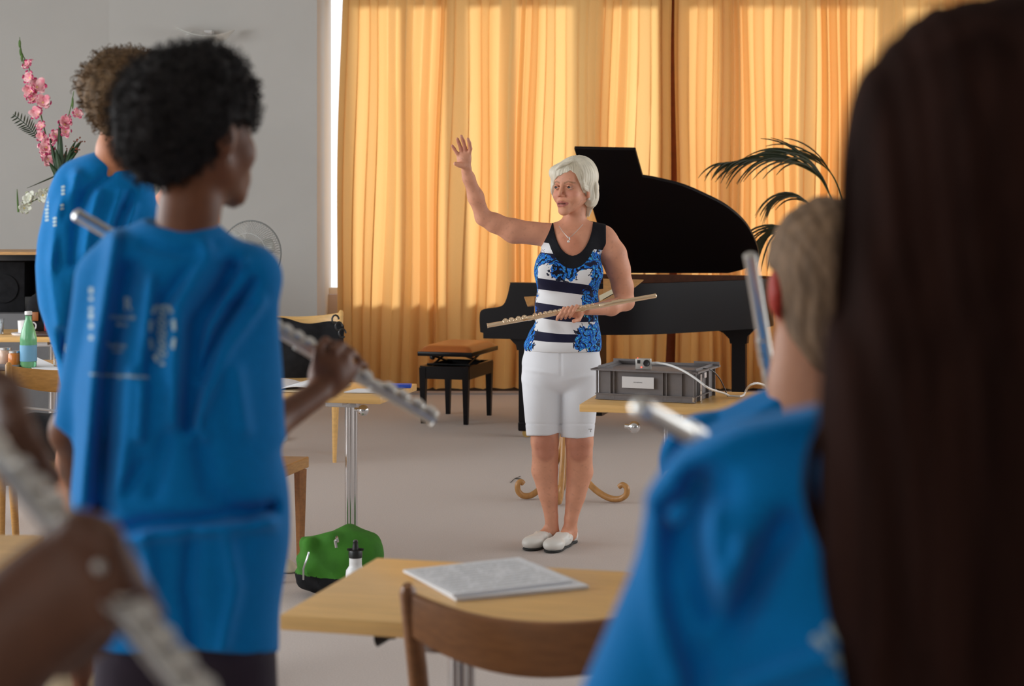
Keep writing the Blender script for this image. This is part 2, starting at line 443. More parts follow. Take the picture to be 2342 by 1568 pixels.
# wall lamp high on the pale wall: twisted white glass leaf
r = thing('wall_lamp', 'curved white glass uplight high on the grey wall, above the dark-haired student', 'lamp', W(478,75,13.05))
LG = mat('frosted_lamp_glass', srgb(214,214,208), .4)
rows = []
for i in range(21):
    t = i/20; px = 402+135*t
    yt = 62+17*math.sin(PI*t)+4*t; yb = yt+3+ (16*sstep(.38,.72,t))*(1-sstep(.85,1.0,t))
    dp = .18*math.sin(PI*t)
    a = W(px, yt, 13.1-dp-.05); c = W(px, yb, 13.1-dp+.05)
    rows.append([a, a.lerp(c, .5)+Vector((0,-.01,-.004)), c])
MB().grid(rows).build('lamp_shade', LG, r, solid=.008, sub=1)
rows = []
for i in range(13):
    t = i/12; px = 425+52*t
    a = W(px, 79-9*math.sin(PI*t), 13.08); c = W(px, 79, 13.0)
    rows.append([a, a.lerp(c,.5)+Vector((0,-.02,0)), c])
MB().grid(rows).build('lamp_bowl', mat('lamp_bowl_glass', srgb(225,225,222), .35), r, solid=.006, sub=1)
MB().box(W(478,78,13.14), (.06,.1,.05), bev=.005).build('wall_bracket', WHITEP, r)
# ================= furniture =================
def frame_rot(origin, ang):        # local x turned clockwise by ang as seen from above
    return Matrix.Translation(Vector(origin)) @ Matrix.Rotation(-ang, 4, 'Z')
def table(label, nl, ang, L, D, H=.74, thick=.028, cols=((.28,.25),), group=None, knob='ball', knobx=None, wood=None):
    """school table: nl = near-left corner on plan; chrome fluted columns with T feet"""
    r = thing('table', label, 'table', (nl[0], nl[1], 0), (0,0,-ang), group)
    loc_part(MB().box((L/2, D/2, H-thick/2), (L, D, thick), bev=.003), 'tabletop', wood or WOOD, r)
    for cx, cy in cols:
        b = MB(); b.tube([(cx,cy,.05),(cx,cy,H-thick)], .019, 16)
        for k in range(3): 
            a = k*2*PI/3+.4; b.tube([(cx+.021*math.cos(a),cy+.021*math.sin(a),.05),(cx+.021*math.cos(a),cy+.021*math.sin(a),H-thick)], .009, 10)
        loc_part(b, 'leg', CHROME, r)
        b = MB(); b.box((cx, cy, .035), (.06, D*.62, .03), bev=.008); b.box((cx,cy-D*.28,.012),(.05,.05,.022),bev=.004); b.box((cx,cy+D*.28,.012),(.05,.05,.022),bev=.004)
        loc_part(b, 'foot', STEEL, r)
        b = MB(); b.box((cx-.01, cy-.06, H-thick-.022), (.13, .05, .04), bev=.004); b.box((cx,cy,H-thick-.012),(.06,D*.75,.022))
        loc_part(b, 'bracket', STEEL, r)
        kx, ky, kz = (knobx or (cx+.06, cy-.11, H-thick-.03))
        if knob == 'ball':
            b = MB(); b.ball((kx,ky,kz), .022); b.tube([(kx-.035,ky,kz+.003),(kx,ky,kz)], .008)
            loc_part(b, 'knob', CHROME, r)
        else:
            b = MB(); M = Matrix.Translation((kx,ky,kz)) @ Matrix.Rotation(-PI/2, 4, 'Y')
            b.lathe([(.006,0),(.008,.012),(.02,.03),(.022,.034),(.017,.037)], M=M)
            loc_part(b, 'knob', BLKP, r)
    return r
def chair(label, o, ang, wood=CHAIRW, H=.83, bag=False, group=None, w=.42):
    """bentwood-style classroom chair; local -y is the back side"""
    r = thing('wooden_chair', label, 'chair', (o[0], o[1], 0), (0,0,-ang), group)
    loc_part(MB().prism([(x, y, .44) for x, y in ((-w/2+.02,-.17),(w/2-.02,-.17),(w/2,.21),(-w/2,.21))], (0,0,.018)), 'seat', wood, r, bevel=.006)
    b = MB()
    for s in (-1, 1):
        q = loc_part(MB().tube([(s*(w/2-.03), .17, 0), (s*(w/2-.03), .175, .44)], [.012,.019], 10), 'leg', wood, r)
        q = loc_part(MB().tube([(s*(w/2-.03), -.22, 0), (s*(w/2-.02), -.175, .3), (s*(w/2-.01), -.17, .46), (s*(w/2+.0), -.205, .68), (s*(w/2+.008), -.235, H-.01),(s*(w/2+.008), -.238, H)], [.013,.017,.018,.017,.0145,.008], 12, flat=((0,1,0),1.25)), 'leg', wood, r)
    b.box((0, .172, .405), (w-.08, .018, .05)); b.box((0, -.165, .405), (w-.08, .018, .05))
    for s in (-1,1): b.box((s*(w/2-.03), 0, .405), (.018, .33, .05))
    loc_part(b, 'seat_frame', wood, r)
    rows_f = []
    N = 20
    for i in range(N+1):
        u = -1+2*i/N; x = u*(w/2+.004); y = -.232-.055*(1-u*u)
        zt = H-.012-.026*(1-u*u); zb = H-.085-.045*(1-u*u)
        rows_f.append([(x, y+.006, zb), (x, y, (zt+zb)/2), (x, y-.004, zt)])
    loc_part(MB().grid(rows_f), 'backrest', wood, r, solid=.016, bevel=.003)
    return r
# --- foreground table, chair and music
fa = math.radians(15)
nl = W(640,1404,3.13); T1 = table('light beech school table in the foreground with sheet music on it', nl, fa, 1.25, .52, cols=((.275,.2),), knob='cone', knobx=(.185,.1,.69))
C1 = W(1185, 1340, 2.93)
chair('brown wooden chair in the foreground with curved backrest, tucked under the sheet-music table', (C1.x+.088, 3.16), fa*.9, w=.44, H=.825, wood=mat('dark_beech_wood', srgb(150,98,56), .38, noise=.22, nscale=8, stretch=(2,12,12)))
def paper_stack(name, label, cat, corners, z, th, m, group=None, lines=0):
    ps = [onz(px, py, z) for px, py in corners]; c = sum(ps, Vector())/len(ps)
    b = MB(); b.prism([(p.x, p.y, z-th) for p in ps], (0,0,th))
    o = b.build(name, m, smooth=False); tag(o, label, cat, group)
    return o, ps
ZT = .741
MUSIC = bpy.data.materials.new('printed_music'); MUSIC.use_nodes = True; nt = MUSIC.node_tree; b_ = nt.nodes['Principled BSDF']; b_.inputs['Roughness'].default_value = .7
tcn = nt.nodes.new('ShaderNodeTexCoord'); mpn = nt.nodes.new('ShaderNodeMapping'); mpn.inputs['Rotation'].default_value = (0,0,math.radians(-3))
wv = nt.nodes.new('ShaderNodeTexWave'); wv.bands_direction = 'Y'; wv.inputs['Scale'].default_value = 9; wv.inputs['Distortion'].default_value = 1.0; wv.inputs['Detail'].default_value = 2; wv.inputs['Detail Scale'].default_value = 40
rpn = nt.nodes.new('ShaderNodeMapRange'); rpn.inputs[1].default_value = .25; rpn.inputs[2].default_value = 0; rpn.inputs[3].default_value = 0; rpn.inputs[4].default_value = .12
mxn = nt.nodes.new('ShaderNodeMix'); mxn.data_type = 'RGBA'; mxn.inputs[6].default_value = (.80,.81,.78,1); mxn.inputs[7].default_value = (.3,.31,.33,1)
nt.links.new(tcn.outputs['Object'], mpn.inputs[0]); nt.links.new(mpn.outputs[0], wv.inputs['Vector']); nt.links.new(wv.outputs['Fac'], rpn.inputs[0]); nt.links.new(rpn.outputs[0], mxn.inputs[0]); nt.links.new(mxn.outputs[2], b_.inputs['Base Color'])
paper_stack('sheet_music', 'lower white booklet of sheet music jutting out at the right on the foreground table', 'sheet music', [(1043,1367),(1347,1338),(1215,1284),(945,1312)], ZT+.006, .006, PAPER, 'sheet music on the foreground table')
o, ps = paper_stack('sheet_music', 'upper printed page of sheet music lying topmost on the foreground table', 'sheet music', [(1036,1359),(1308,1326),(1187,1273),(922,1302)], ZT+.0112, .005, PAPER, 'sheet music on the foreground table')
e1 = (ps[1]-ps[0]); e2 = (ps[3]-ps[0])
b = MB(); rs = random.Random(3)
for k in range(11):
    for q in range(40):
        if rs.random() < .2: continue
        u0 = .06+q*.022; v = .07+k*.082; 
        P = [ps[0]+e1*u+e2*vv_+Vector((0,0,.0006)) for u, vv_ in ((u0,v),(u0+.019,v),(u0+.019,v+.006+rs.random()*.016),(u0,v+.006+rs.random()*.012))]
        b.bm.faces.new([b.bm.verts.new(p) for p in P])
b.build('printed_staves', mat('print_ink_grey', srgb(172,174,170), .8), o, smooth=False)
# --- left rear table and right rear table
nr = W(870,907,6.64); ra = math.radians(13)
nlx = Vector((nr.x-1.3*math.cos(ra), nr.y+1.3*math.sin(ra)))
table('light wood table left of the centre aisle, carrying an open white book', nlx, ra, 1.3, .5, cols=((1.08,.3),), knobx=(1.2,.1,.675))
def knobfix(): pass
nl2 = W(1325,924,6.4)
table('light wood table on the right carrying the grey plastic crate', nl2, ra, 1.3, .55, cols=((.3,.24),), knobx=(.2,.02,.66))
# book, pencil case etc on left rear table
b = MB()
def bookleaf(c, w, d, ang, s):
    rows = []
    for i in range(9):
        t = i/8; x = s*w*t; z = .018*math.sin(PI*min(1,t*1.1))*(1-.5*t)+.008
        rows.append([(x, -d/2, z), (x, d/2, z)])
    return rows
bo = onz(662, 885, .745)
r = thing('open_book', 'open white book on the left rear table, beside the blue shirt sleeve', 'book', (bo.x, bo.y, .742), (0,0,-.2))
loc_part(MB().box((0,0,.003),(.42,.29,.006)).grid([]) if False else MB().box((0,0,.003),(.42,.29,.006)), 'cover', mat('book_cover', srgb(205,190,160), .6), r)
for s in (-1,1): loc_part(MB().grid(bookleaf((0,0,0), .2, .28, 0, s)), 'page', PAPER, r, solid=.004)
bp = onz(915, 884, .747)
tag(MB().box(bp+Vector((0,0,.004)), (.09,.07,.014), M=None, bev=.003).build('notebook', mat('blue_cover', srgb(40,80,190), .5)), 'small blue notebook near the right end of the left rear table', 'notebook')
bp = onz(842, 890, .75)
tag(MB().prism([(bp.x-.09,bp.y-.05,.742),(bp.x+.06,bp.y-.06,.742),(bp.x+.1,bp.y+.06,.742),(bp.x-.05,bp.y+.07,.742)], (0,0,.004)).build('paper_sheet', PAPER, smooth=False), 'loose white papers beside the blue notebook on the left rear table', 'paper')
# --- low wood bench corner left
lb = onz(707,1046,.43)
r = thing('wooden_stool', 'low light wood stool with tapered brown legs, left of the green bag', 'stool', (lb.x, lb.y, 0), (0,0,0))
sl = W(690,1075,lb.y-.36)
loc_part(MB().prism([(0,0,.39),(-.11,-.46,.39),(-.55,-.40,.39),(-.45,.05,.39)], (0,0,.045)), 'seat', WOODX, r, bevel=.004)
for x, y in ((-.03,-.05),(-.10,-.40),(-.5,-.36),(-.43,0)):
    loc_part(MB().tube([(x,y,0),(x,y,.39)], [.014,.026], 4), 'leg', CHAIRW, r, smooth=False)
# --- chair with jacket in the back
jc = W(695,720,10.3)
JC = chair('light wooden chair with a black jacket over its back, by the curtain edge', (jc.x-.02, 10.1), -.1+PI, wood=WOOD, H=.84, w=.5)
b = MB(); rows = []
for i in range(15):
    t = i/14; x = jc.x-.27+.52*t
    row = []
    for j in range(9):
        q = j/8
        z = .80-.035*math.sin(PI*t)*0-.05*abs(t-.3)-.45*q+.015*math.sin(9*t+5*q)-(.09 if t > .8 else 0)*q*0
        row.append((x+.03*math.sin(6*q+3*t)*.5+.05*q*(t-.3), 10.3-.06-.05*math.sin(PI*q)-.02*math.sin(14*t+3*q), z))
    rows.append(row)
jk = tag(MB().grid(rows).build('jacket', BLKF, smooth=True, solid=.035, sub=1), 'black jacket draped over the light wooden chair by the curtain', 'jacket')
b = MB()
for k in range(3):
    c = Vector((jc.x+.2+.02*k, 10.16, .80-.04*k)); b.tube([c+Vector((.02*math.cos(a),0,.025*math.sin(a))) for a in [i*.5 for i in range(12)]], .006, 6)
b.build('strap_buckle', BLKP, jk)
# --- green bag + bottle
def greenbag():
    B = Body(.05); Y = 6.6
    p = lambda x, y, dy=0: np.array(W(x, y, Y+dy))
    B.ell(p(775,1290,0), (.15,.11,.085)); B.ell(p(800,1255,.02), (.10,.08,.085), k=.04); B.cone(p(700,1245,0), p(760,1235,-.03), .03, .035, k=.03)
    B.cone(p(735,1250,.0), p(800,1212,.05), .03, .02, k=.03); B.cone(p(800,1212,.05), p(852,1232,.04), .018, .02, k=.03); B.ell(p(845,1270,.02), (.055,.07,.07), k=.04)
    B.cone(p(710,1240,-.05), p(695,1330,-.05), .025, .02, k=.02); B.ell(p(765,1325,-.0), (.15,.12,.05), k=.03); B.ell(p(715,1290,-.02),(.045,.08,.06))
    def fold(D, x, y, z):
        D = D+.011*np.abs(np.sin(22*x+26*z+2.5*np.sin(12*z+9*x)))+.005*vnoise(40*x, 40*y, 40*z, 4)-.006
        return np.maximum(D, -z+.002)
    B.disp(fold)
    r = thing('green_bag', 'bright green fabric bag with a black base on the carpet in the aisle', 'bag', (p(775,1320)[0], Y, 0))
    G = mat('green_bag_fabric', srgb(60,128,30), .85, bump=.3, bscale=60, noise=.25, nscale=12)
    zc = CH-(1308-HY)*Y/FPX
    o = skin('bag_body', B, G, r, h=.008)
    me = o.data; me.materials.append(BLKF)
    for pl in me.polygons:
        if pl.center.z < zc+ .008*math.sin(pl.center.x*14): pl.material_index = 1
    MB().tube([p(706,1262,-.13),p(703,1275,-.14),p(697,1290,-.14),p(694,1300,-.13),p(694,1325,-.12)], .004, 6).build('zip_pull', STEEL, r)
    b = MB(); b.tube([p(772,1238,-.1),p(770,1228,-.11),p(767,1236,-.115),p(770,1252,-.12)], .006, 6); b.build('buckle', CHROME, r)
    return r
greenbag()
bc = FL(813,1360); bc = Vector(((813-CX)*6.36/FPX, 6.36, 0))
r = thing('water_bottle', 'white metal drinking bottle with black sport cap, in front of the green bag', 'bottle', bc)
loc_part(MB().lathe([(.034,0),(.036,.01),(.036,.125),(.034,.142),(.026,.153),(.0235,.158),(.0235,.163),(.0225,.166),(.0235,.169),(.0225,.172),(.0235,.175),(.0225,.178),(.0235,.19)], seg=32), 'bottle_body', WHITEP, r)
loc_part(MB().lathe([(.025,.188),(.0255,.208),(.023,.214),(.012,.217),(.0105,.232),(.0085,.24),(.010,.246),(.007,.251)]).tube([(-.03,0,.216),(-.02,0,.218),(.02,0,.218),(.03,0,.216)],.004,8), 'cap', BLKP, r)
# crumpled paper bag
B = Body(.03); p = W(652,1318,7.0); B.ell(p, (.05,.05,.065)); B.ell(p+Vector((-.05,.02,-.02)), (.06,.06,.05))
B.disp(lambda D,x,y,z: np.maximum(D+.008*np.sin(60*x+40*z), -z+.002))
tag(skin('paper_bag', B, mat('cream_paper', srgb(214,204,180), .8), None, h=.007), 'crumpled cream paper bag on the carpet left of the green bag', 'bag')

# --- crate, action camera, cables
ca = math.radians(22); cp = onz(1362, 912, .741)
r = thing('plastic_crate', 'grey plastic stacking crate with white label on the right table', 'crate', (cp.x, cp.y, .741), (0,0,-ca))
CW, CD, CHh = .385, .29, .112
b = MB()
t = .005
b.box((CW/2, .012, CHh/2), (CW-.02, t, CHh)); b.box((CW/2, CD-.012, CHh/2), (CW-.02, t, CHh)); b.box((.012, CD/2, CHh/2), (t, CD-.02, CHh)); b.box((CW-.012, CD/2, CHh/2), (t, CD-.02, CHh)); b.box((CW/2, CD/2, .004), (CW-.02, CD-.02, .006))
loc_part(b, 'crate_wall', GREYP, r, smooth=False)
b = MB()
for x in (.004, .058, .073, .262, .277, .335, CW-.004): b.box((x, .006, CHh/2), (.003, .014, CHh))
for y in (.01,.1,.19,CD-.01): b.box((CW-.006, y, CHh/2), (.014, .003, CHh))
b.box((CW/2,.003,.0015+.001),(CW,.02,.003)); b.box((CW/2,.004,.022),(CW,.018,.003)); b.box((CW/2,.001,.011),(CW-.006,.003,.02))
b.box((CW-.004,CD/2,.022),(.018,CD,.003))
loc_part(b, 'rib', GREYP, r, smooth=False)
b = MB(); b.box((CW/2,-.002,CHh),(CW+.026,.028,.006)); b.box((CW/2,CD+.002,CHh),(CW+.026,.028,.006)); b.box((-.002,CD/2,CHh),(.028,CD+.02,.006)); b.box((CW+.002,CD/2,CHh),(.028,CD+.02,.006))
b.box((CW/2,CD/2,CHh-.006),(CW-.02,CD-.02,.004))
for x in (.03, CW-.03): b.box((x, CD-.02, CHh+.009), (.1,.003,.018)); b.box((x,.026,CHh+.004),(.06,.003,.008))
b.box((CW/2, CD-.02, CHh+.005), (CW,.003,.01)); b.box((.004,CD/2,CHh+.006),(.003,CD-.05,.012)); b.box((CW-.004,CD/2,CHh+.006),(.003,CD-.05,.012))
loc_part(b, 'lid', GREYP, r, smooth=False)
lb_ = loc_part(MB().box((.167,-.005+.0035,.068),(.124,.0012,.042)), 'label_sticker', mat('white_label', (.72,.72,.74,1), .6), r, smooth=False)
def text_obj(name, body, size, M, m, parent, ext=.0002, bold=False):
    cu = bpy.data.curves.new(name, 'FONT'); cu.body = body; cu.size = size; cu.align_x = 'CENTER'; cu.align_y = 'CENTER'; cu.extrude = ext
    if bold: cu.offset = size*.03
    tmp = bpy.data.objects.new(name, cu); COL.objects.link(tmp); dg = bpy.context.evaluated_depsgraph_get()
    me = bpy.data.meshes.new_from_object(tmp.evaluated_get(dg)); bpy.data.objects.remove(tmp); bpy.data.curves.remove(cu)
    me.name = name; me.transform(M)
    return link(name, me, m, parent, smooth=False)
MT = Matrix.Translation((.167,-.0024,.069)) @ Matrix.Rotation(PI/2, 4, 'X')
local(text_obj('label_text', 'microphones', .0065, MT, mat('label_ink', (.25,.25,.27,1), .7), lb_))
lb_.children[0].matrix_parent_inverse = Matrix.Identity(4)
# chrome corner clips on the crate (bright reflections at the right-hand corner)
b = MB()
for z in (.012, .09): b.box((CW-.004, CD-.14-.14*(z<.05), z), (.006,.03,.02))
b.box((CW+.001,CD-.21,.05),(.002,.02,.1)); loc_part(b, 'corner_clip', CHROME, r, smooth=False)
mt = frame_rot((cp.x, cp.y, .741), ca)
gp = mt @ Vector((.185,.012,CHh+.0045))
r = thing('action_camera', 'small silver action camera with round black lens standing on the grey crate', 'camera', gp, (0,0,-ca+.12))
loc_part(MB().box((0,0,.0205),(.058,.022,.041), bev=.003), 'camera_body', mat('silver_plastic', srgb(186,184,180), .35, metal=.4), r)
loc_part(MB().lathe([(.0125,0),(.0125,.006),(.0105,.0075),(.007,.006),(.005,.0055)], M=Matrix.Translation((.0135,-.011,.025)) @ Matrix.Rotation(PI/2,4,'X')), 'lens', BLKP, r)
loc_part(MB().box((-.0165,-.0115,.029),(.011,.002,.013)), 'viewfinder_window', BLKP, r, smooth=False)
loc_part(MB().ball((-.006,-.0115,.009),.0022), 'red_indicator_light', mat('red_led', (1,.05,.03,1), emit=6), r)
loc_part(MB().ball((-.022,0,.0415),.0016), 'red_indicator_light', MATS['red_led'], r)
def bez(p0, p1, p2, p3, n=16):
    p0,p1,p2,p3 = map(Vector,(p0,p1,p2,p3)); return [p0*(1-t)**3+p1*3*t*(1-t)**2+p2*3*t*t*(1-t)+p3*t**3 for t in [i/n for i in range(n+1)]]
a0 = gp+Vector((.03,0,.022)); cb = onz(1668,905,.747); c2 = W(1560,838,6.4); c3 = W(1610,880,6.35)
pts = bez(a0, a0+Vector((.05,0,.005)), c2, c3, 14)+bez(c3, c3+(c3-c2)*.4, cb+Vector((-.03,0,.02)), cb, 10)[1:]
pts += bez(cb, cb+Vector((.03,0,0)), onz(1700,912,.747), onz(1705,895,.747), 6)[1:]
pts += bez(onz(1705,895,.747), W(1715,868,6.3), W(1745,872,6.3), onz(1762,892,.747), 10)[1:]
cbl = tag(MB().tube(pts, .0042, 8).build('cable', WHITEP), 'white cable running from the action camera down over the right table', 'cable')
MB().tube([a0-Vector((.004,0,0)), a0+Vector((.022,0,.001)), a0+Vector((.03,0,.001))], [.006,.006,.0045], 10).build('plug', WHITEP, cbl)
q0 = mt @ Vector((CW-.01,.12,.118))
tag(MB().tube(bez(q0, q0+Vector((.04,0,.0)), W(1645,850,6.6), onz(1664,906,.745), 14), .0022, 6).build('cable', BLKP), 'thin black cable hanging from the crate rim to the right table', 'cable')

# ================= grand piano =================
pa = math.radians(15); PO = Vector((-.2, 11.0, 0))
E1 = Vector((math.cos(pa), -math.sin(pa), 0)); E2 = Vector((math.sin(pa), math.cos(pa), 0))
r = thing('grand_piano', 'black grand piano with raised lid standing before the curtains behind the woman', 'piano', PO, (0,0,-pa))
def catmull(P, n=8):
    out = []
    for i in range(len(P)-1):
        p0 = Vector(P[max(i-1,0)]); p1 = Vector(P[i]); p2 = Vector(P[i+1]); p3 = Vector(P[min(i+2,len(P)-1)])
        for k in range(n):
            t = k/n; out.append(.5*((2*p1)+(-p0+p2)*t+(2*p0-5*p1+4*p2-p3)*t*t+(-p0+3*p1-3*p2+p3)*t**3))
    out.append(Vector(P[-1])); return out
curve = catmull([(.36,0),(.7,.0),(.95,.07),(1.15,.22),(1.32,.42),(1.46,.60),(1.60,.78),(1.69,.98),(1.70,1.2),(1.62,1.38),(1.45,1.44)], 6)
plan = [(c.x, c.y) for c in curve]+[(.36,1.44)]
ZB, ZR = .66, .978
# rim: outer band with thickness, open inside with a soundboard
inner = []
cx_, cy_ = .9, .75
n = len(plan)
for i, (x, y) in enumerate(plan):
    a = Vector(plan[i-1]); c = Vector(plan[(i+1)%n]); t = (c-a).normalized(); nrm = Vector((-t.y, t.x))
    inner.append((x+nrm.x*.045, y+nrm.y*.045))
b = MB()
rings = []
for pl_, z in ((plan,ZB),(plan,ZR),(inner,ZR),(inner,ZR-.12)):
    rings.append([b.bm.verts.new((x,y,z)) for x,y in pl_])
for k in range(3):
    for i in range(n): b.bm.faces.new((rings[k][i], rings[k][(i+1)%n], rings[k+1][(i+1)%n], rings[k+1][i]))
b.bm.faces.new(rings[0]); b.bm.faces.new(rings[3][::-1])
loc_part(b, 'case', BLACK, r)
b = MB(); rg = [[b.bm.verts.new((x,y,z)) for x,y in pl_] for pl_, z in ((plan,ZR+.002),(inner,ZR+.002))]
off = [(x+(cx_-x)*.003, y+(cy_-y)*.003) for x,y in inner]
rg2 = [b.bm.verts.new((x,y,ZR-.115)) for x,y in off]
for i in range(n):
    b.bm.faces.new((rg[0][i], rg[0][(i+1)%n], rg[1][(i+1)%n], rg[1][i])); b.bm.faces.new((rg[1][i], rg[1][(i+1)%n], rg2[(i+1)%n], rg2[i]))
loc_part(b, 'rim', RIMW, r)
b = MB(); b.prism([(x,y,ZR-.1) for x,y in inner], (0,0,.004)); loc_part(b, 'iron_frame', mat('bronze_iron_frame', srgb(150,100,40), .4, metal=.6), r)
# keyboard end: two cheeks (arms), key bed, keyslip, keys, fallboard
def cheek(y0, th):
    prof = catmull([(.40,ZR),(.205,ZR),(.195,.97),(.178,.90),(.155,.845),(.12,.825),(.06,.816),(.02,.808),(.0,.79),(-.005,.75),(-.003,.70)], 5)
    poly = [(p.x, y0, p.y) for p in prof]+[(.0,y0,.665),(.02,y0,.66),(.02,y0,.625),(.40,y0,.625)]
    return MB().prism(poly, (0,th,0))
loc_part(cheek(0,.06), 'keyboard_cheek', BLACK, r, bevel=.004); loc_part(cheek(1.38,.06), 'keyboard_cheek', BLACK, r, bevel=.004)
loc_part(MB().box((.2,.72,.645),(.36,1.34,.04)).box((.03,.72,.69),(.03,1.32,.06)), 'key_bed', BLACK, r, smooth=False)
loc_part(MB().box((.1,.72,.745),(.14,1.24,.02)), 'keyboard', mat('ivory_keys', (.75,.72,.65,1), .3), r, smooth=False)
loc_part(MB().box((.22,.72,.85),(.02,1.3,.14)).box((.33,.72,.92),(.2,1.3,.03)), 'fallboard', BLACK, r, smooth=False)
loc_part(MB().prism([(.42,.3,.93),(.42,1.2,.93),(.56,1.2,.95),(.56,.3,.95)], (0,0,.012)), 'music_desk', BLACK, r, smooth=False)
# legs with scrolled tops
for (u, v) in ((.275,.12),(.275,1.30),(1.5,.98)):
    b = MB()
    for zt, w_ in ((ZB,.0),):
        b.prism([(u-.045,v-.045,.10),(u+.045,v-.045,.10),(u+.045,v+.045,.10),(u-.045,v+.045,.10)], (0,0,.46))
    b.prism([(u-.16,v-.05,.66),(u-.15,v-.05,.64),(u-.10,v-.05,.62),(u-.06,v-.05,.58),(u-.055,v-.05,.55),(u+.055,v-.05,.55),(u+.06,v-.05,.60),(u+.10,v-.05,.64),(u+.12,v-.05,.66)], (0,.1,0))
    b.box((u,v,.07),(.10,.10,.06), bev=.01)
    lg = loc_part(b, 'leg', BLACK, r, smooth=False)
    loc_part(MB().tube([(u,v-.025,.026),(u,v+.025,.026)], .026, 16).box((u,v,.04),(.03,.03,.04)), 'caster', mat('brass', (.6,.42,.16,1), .3, metal=1), lg)
# pedal lyre
loc_part(MB().box((.62,.72,.4),(.03,.22,.5)).box((.6,.72,.12),(.12,.3,.06)), 'pedal_lyre', BLACK, r, smooth=False)
# lid raised on its prop: outline found on the tilted lid plane
th = math.radians(36); H0 = PO+E2*1.44+Vector((0,0,ZR+.01)); up_ = -E2*math.cos(th)+Vector((0,0,math.sin(th))); nrm = E1.cross(up_).normalized()
camv = Vector((0,0,CH))
def onlid(px, py):
    d = W(px,py,10)-camv; t = (H0-camv).dot(nrm)/d.dot(nrm); return camv+d*t
top = catmull([(1470,405),(1500,410),(1560,425),(1610,446),(1660,472),(1700,506),(1722,540),(1734,575),(1730,600),(1700,616),(1665,625)], 5)
outl = [Vector((1313,340)),Vector((1453,343)),Vector((1459,366))]+top+[Vector((1400,625))]
pts = [onlid(p.x,p.y) for p in outl]
Mi = (Matrix.Translation(PO) @ Matrix.Rotation(-pa,4,'Z')).inverted()
loc_part(MB().prism([Mi @ p for p in pts], (Mi.to_3x3() @ (nrm*(.022 if nrm.y > 0 else -.022)))), 'lid', LIDM, r, smooth=False, bevel=.003)
pa0 = Mi @ W(1359,496,11.6); pa1 = Mi @ W(1364,452,11.75)
d_ = (pa1-pa0)
loc_part(MB().tube([Vector((.42,.12,ZR)), Mi @ onlid(1364,440)], .008, 8), 'lid_prop', mat('brass', (.6,.42,.16,1)), r)
# --- piano bench
nb = FL(1073,970); ba = math.atan2(.152,.53)
r = thing('piano_bench', 'adjustable black piano bench with tan leather seat, left of the piano', 'bench', (nb.x-.02, nb.y-.02, 0), (0,0,-ba))
# local x: to the left is -x (short side .33), local y: long side .55
def bx2(b, x0, x1, y0, y1, z0, z1, bev=0): b.box(((x0+x1)/2,(y0+y1)/2,(z0+z1)/2),(x1-x0,y1-y0,z1-z0), bev=bev); return b
SX, SY = .335, .57
loc_part(bx2(MB(), -SX-.0, .05, -.025, SY+.015, .452, .482, bev=.005), 'seat_board', BLACK, r)
B = MB(); rows = []
for i in range(17):
    u = i/16; row = []
    for j in range(25):
        v = j/24; e = min(u,1-u,)*.38; f = min(v,1-v)*.58; hgt = .046*(1-math.exp(-e/.018))*(1-math.exp(-f/.018))
        row.append((-SX+.008+(SX+.034)*u, -.017+(SY+.024)*v, .480+hgt))
    rows.append(row)
loc_part(B.grid(rows), 'cushion', LEATH, r)
b = MB()
for x in (-.27,-.03):
    for s in (0,1):
        y0, y1 = (.08,.42) if s else (.42,.08)
        b.tube([(x+.01*s,y0,.385),(x+.01*s,y1,.45)], .008, 6)
b.tube([(-.30,.08,.39),(.0,.08,.39)], .006,6); b.tube([(-.30,.42,.39),(.0,.42,.39)], .006,6)
loc_part(b, 'scissor_lift', BLKP, r)
b = MB(); bx2(b,-.31,.02,-.018,.012,.30,.385); bx2(b,-.31,.02,SY-.04,SY-.01,.30,.385); bx2(b,-.325,-.30,0,SY-.03,.30,.385); bx2(b,.0,.025,0,SY-.03,.30,.385); bx2(b,-.30,0,.0,SY-.03,.30,.31)
loc_part(b, 'bench_frame', BLACK, r, smooth=False)
for x, y in ((0,0),(-.3,0),(0,SY-.035),(-.3,SY-.035)):
    b = MB(); s0, s1 = .014, .023
    lo = [(x-s0,y-s0,0),(x+s0,y-s0,0),(x+s0,y+s0,0),(x-s0,y+s0,0)]; hi = [(x-s1,y-s1,.375),(x+s1,y-s1,.375),(x+s1,y+s1,.375),(x-s1,y+s1,.375)]
    v0 = [b.bm.verts.new(p) for p in lo]; v1 = [b.bm.verts.new(p) for p in hi]
    b.bm.faces.new(v0[::-1]); b.bm.faces.new(v1)
    for i in range(4): b.bm.faces.new((v0[i],v0[(i+1)%4],v1[(i+1)%4],v1[i]))
    loc_part(b, 'leg', BLACK, r, smooth=False)
loc_part(MB().ball((-.33,.28,.42),.02), 'knob', BLKP, r)
# --- wooden music stand behind the woman
ms = W(1290,1140,8.75); 
r = thing('music_stand', 'turned wooden music stand with curled feet behind the woman', 'music stand', (ms.x, ms.y, 0))
prof = [(.012,.22),(.02,.24),(.024,.29),(.018,.33),(.014,.36),(.02,.39),(.026,.42),(.02,.46),(.013,.50),(.012,.62),(.02,.65),(.014,.68),(.012,.95)]
loc_part(MB().lathe(prof), 'column', STANDW, r)
def footcurl(a, L=.30):
    P = catmull([(.0,.34),(.02,.27),(.07,.16),(.14,.075),(.21,.032),(.265,.028),(.30,.05),(.305,.085),(.285,.10),(.268,.088)], 5)
    return MB().tube([(p.x*L/.30*math.cos(a), p.x*L/.30*math.sin(a), p.y-.008) for p in P], [.018-.005*i/len(P) for i in range(len(P))], 10)
for a, L_ in ((-2.9,.235), (-.5,.34), (PI/2,.28)): loc_part(footcurl(a, L_), 'foot', STANDW, r)
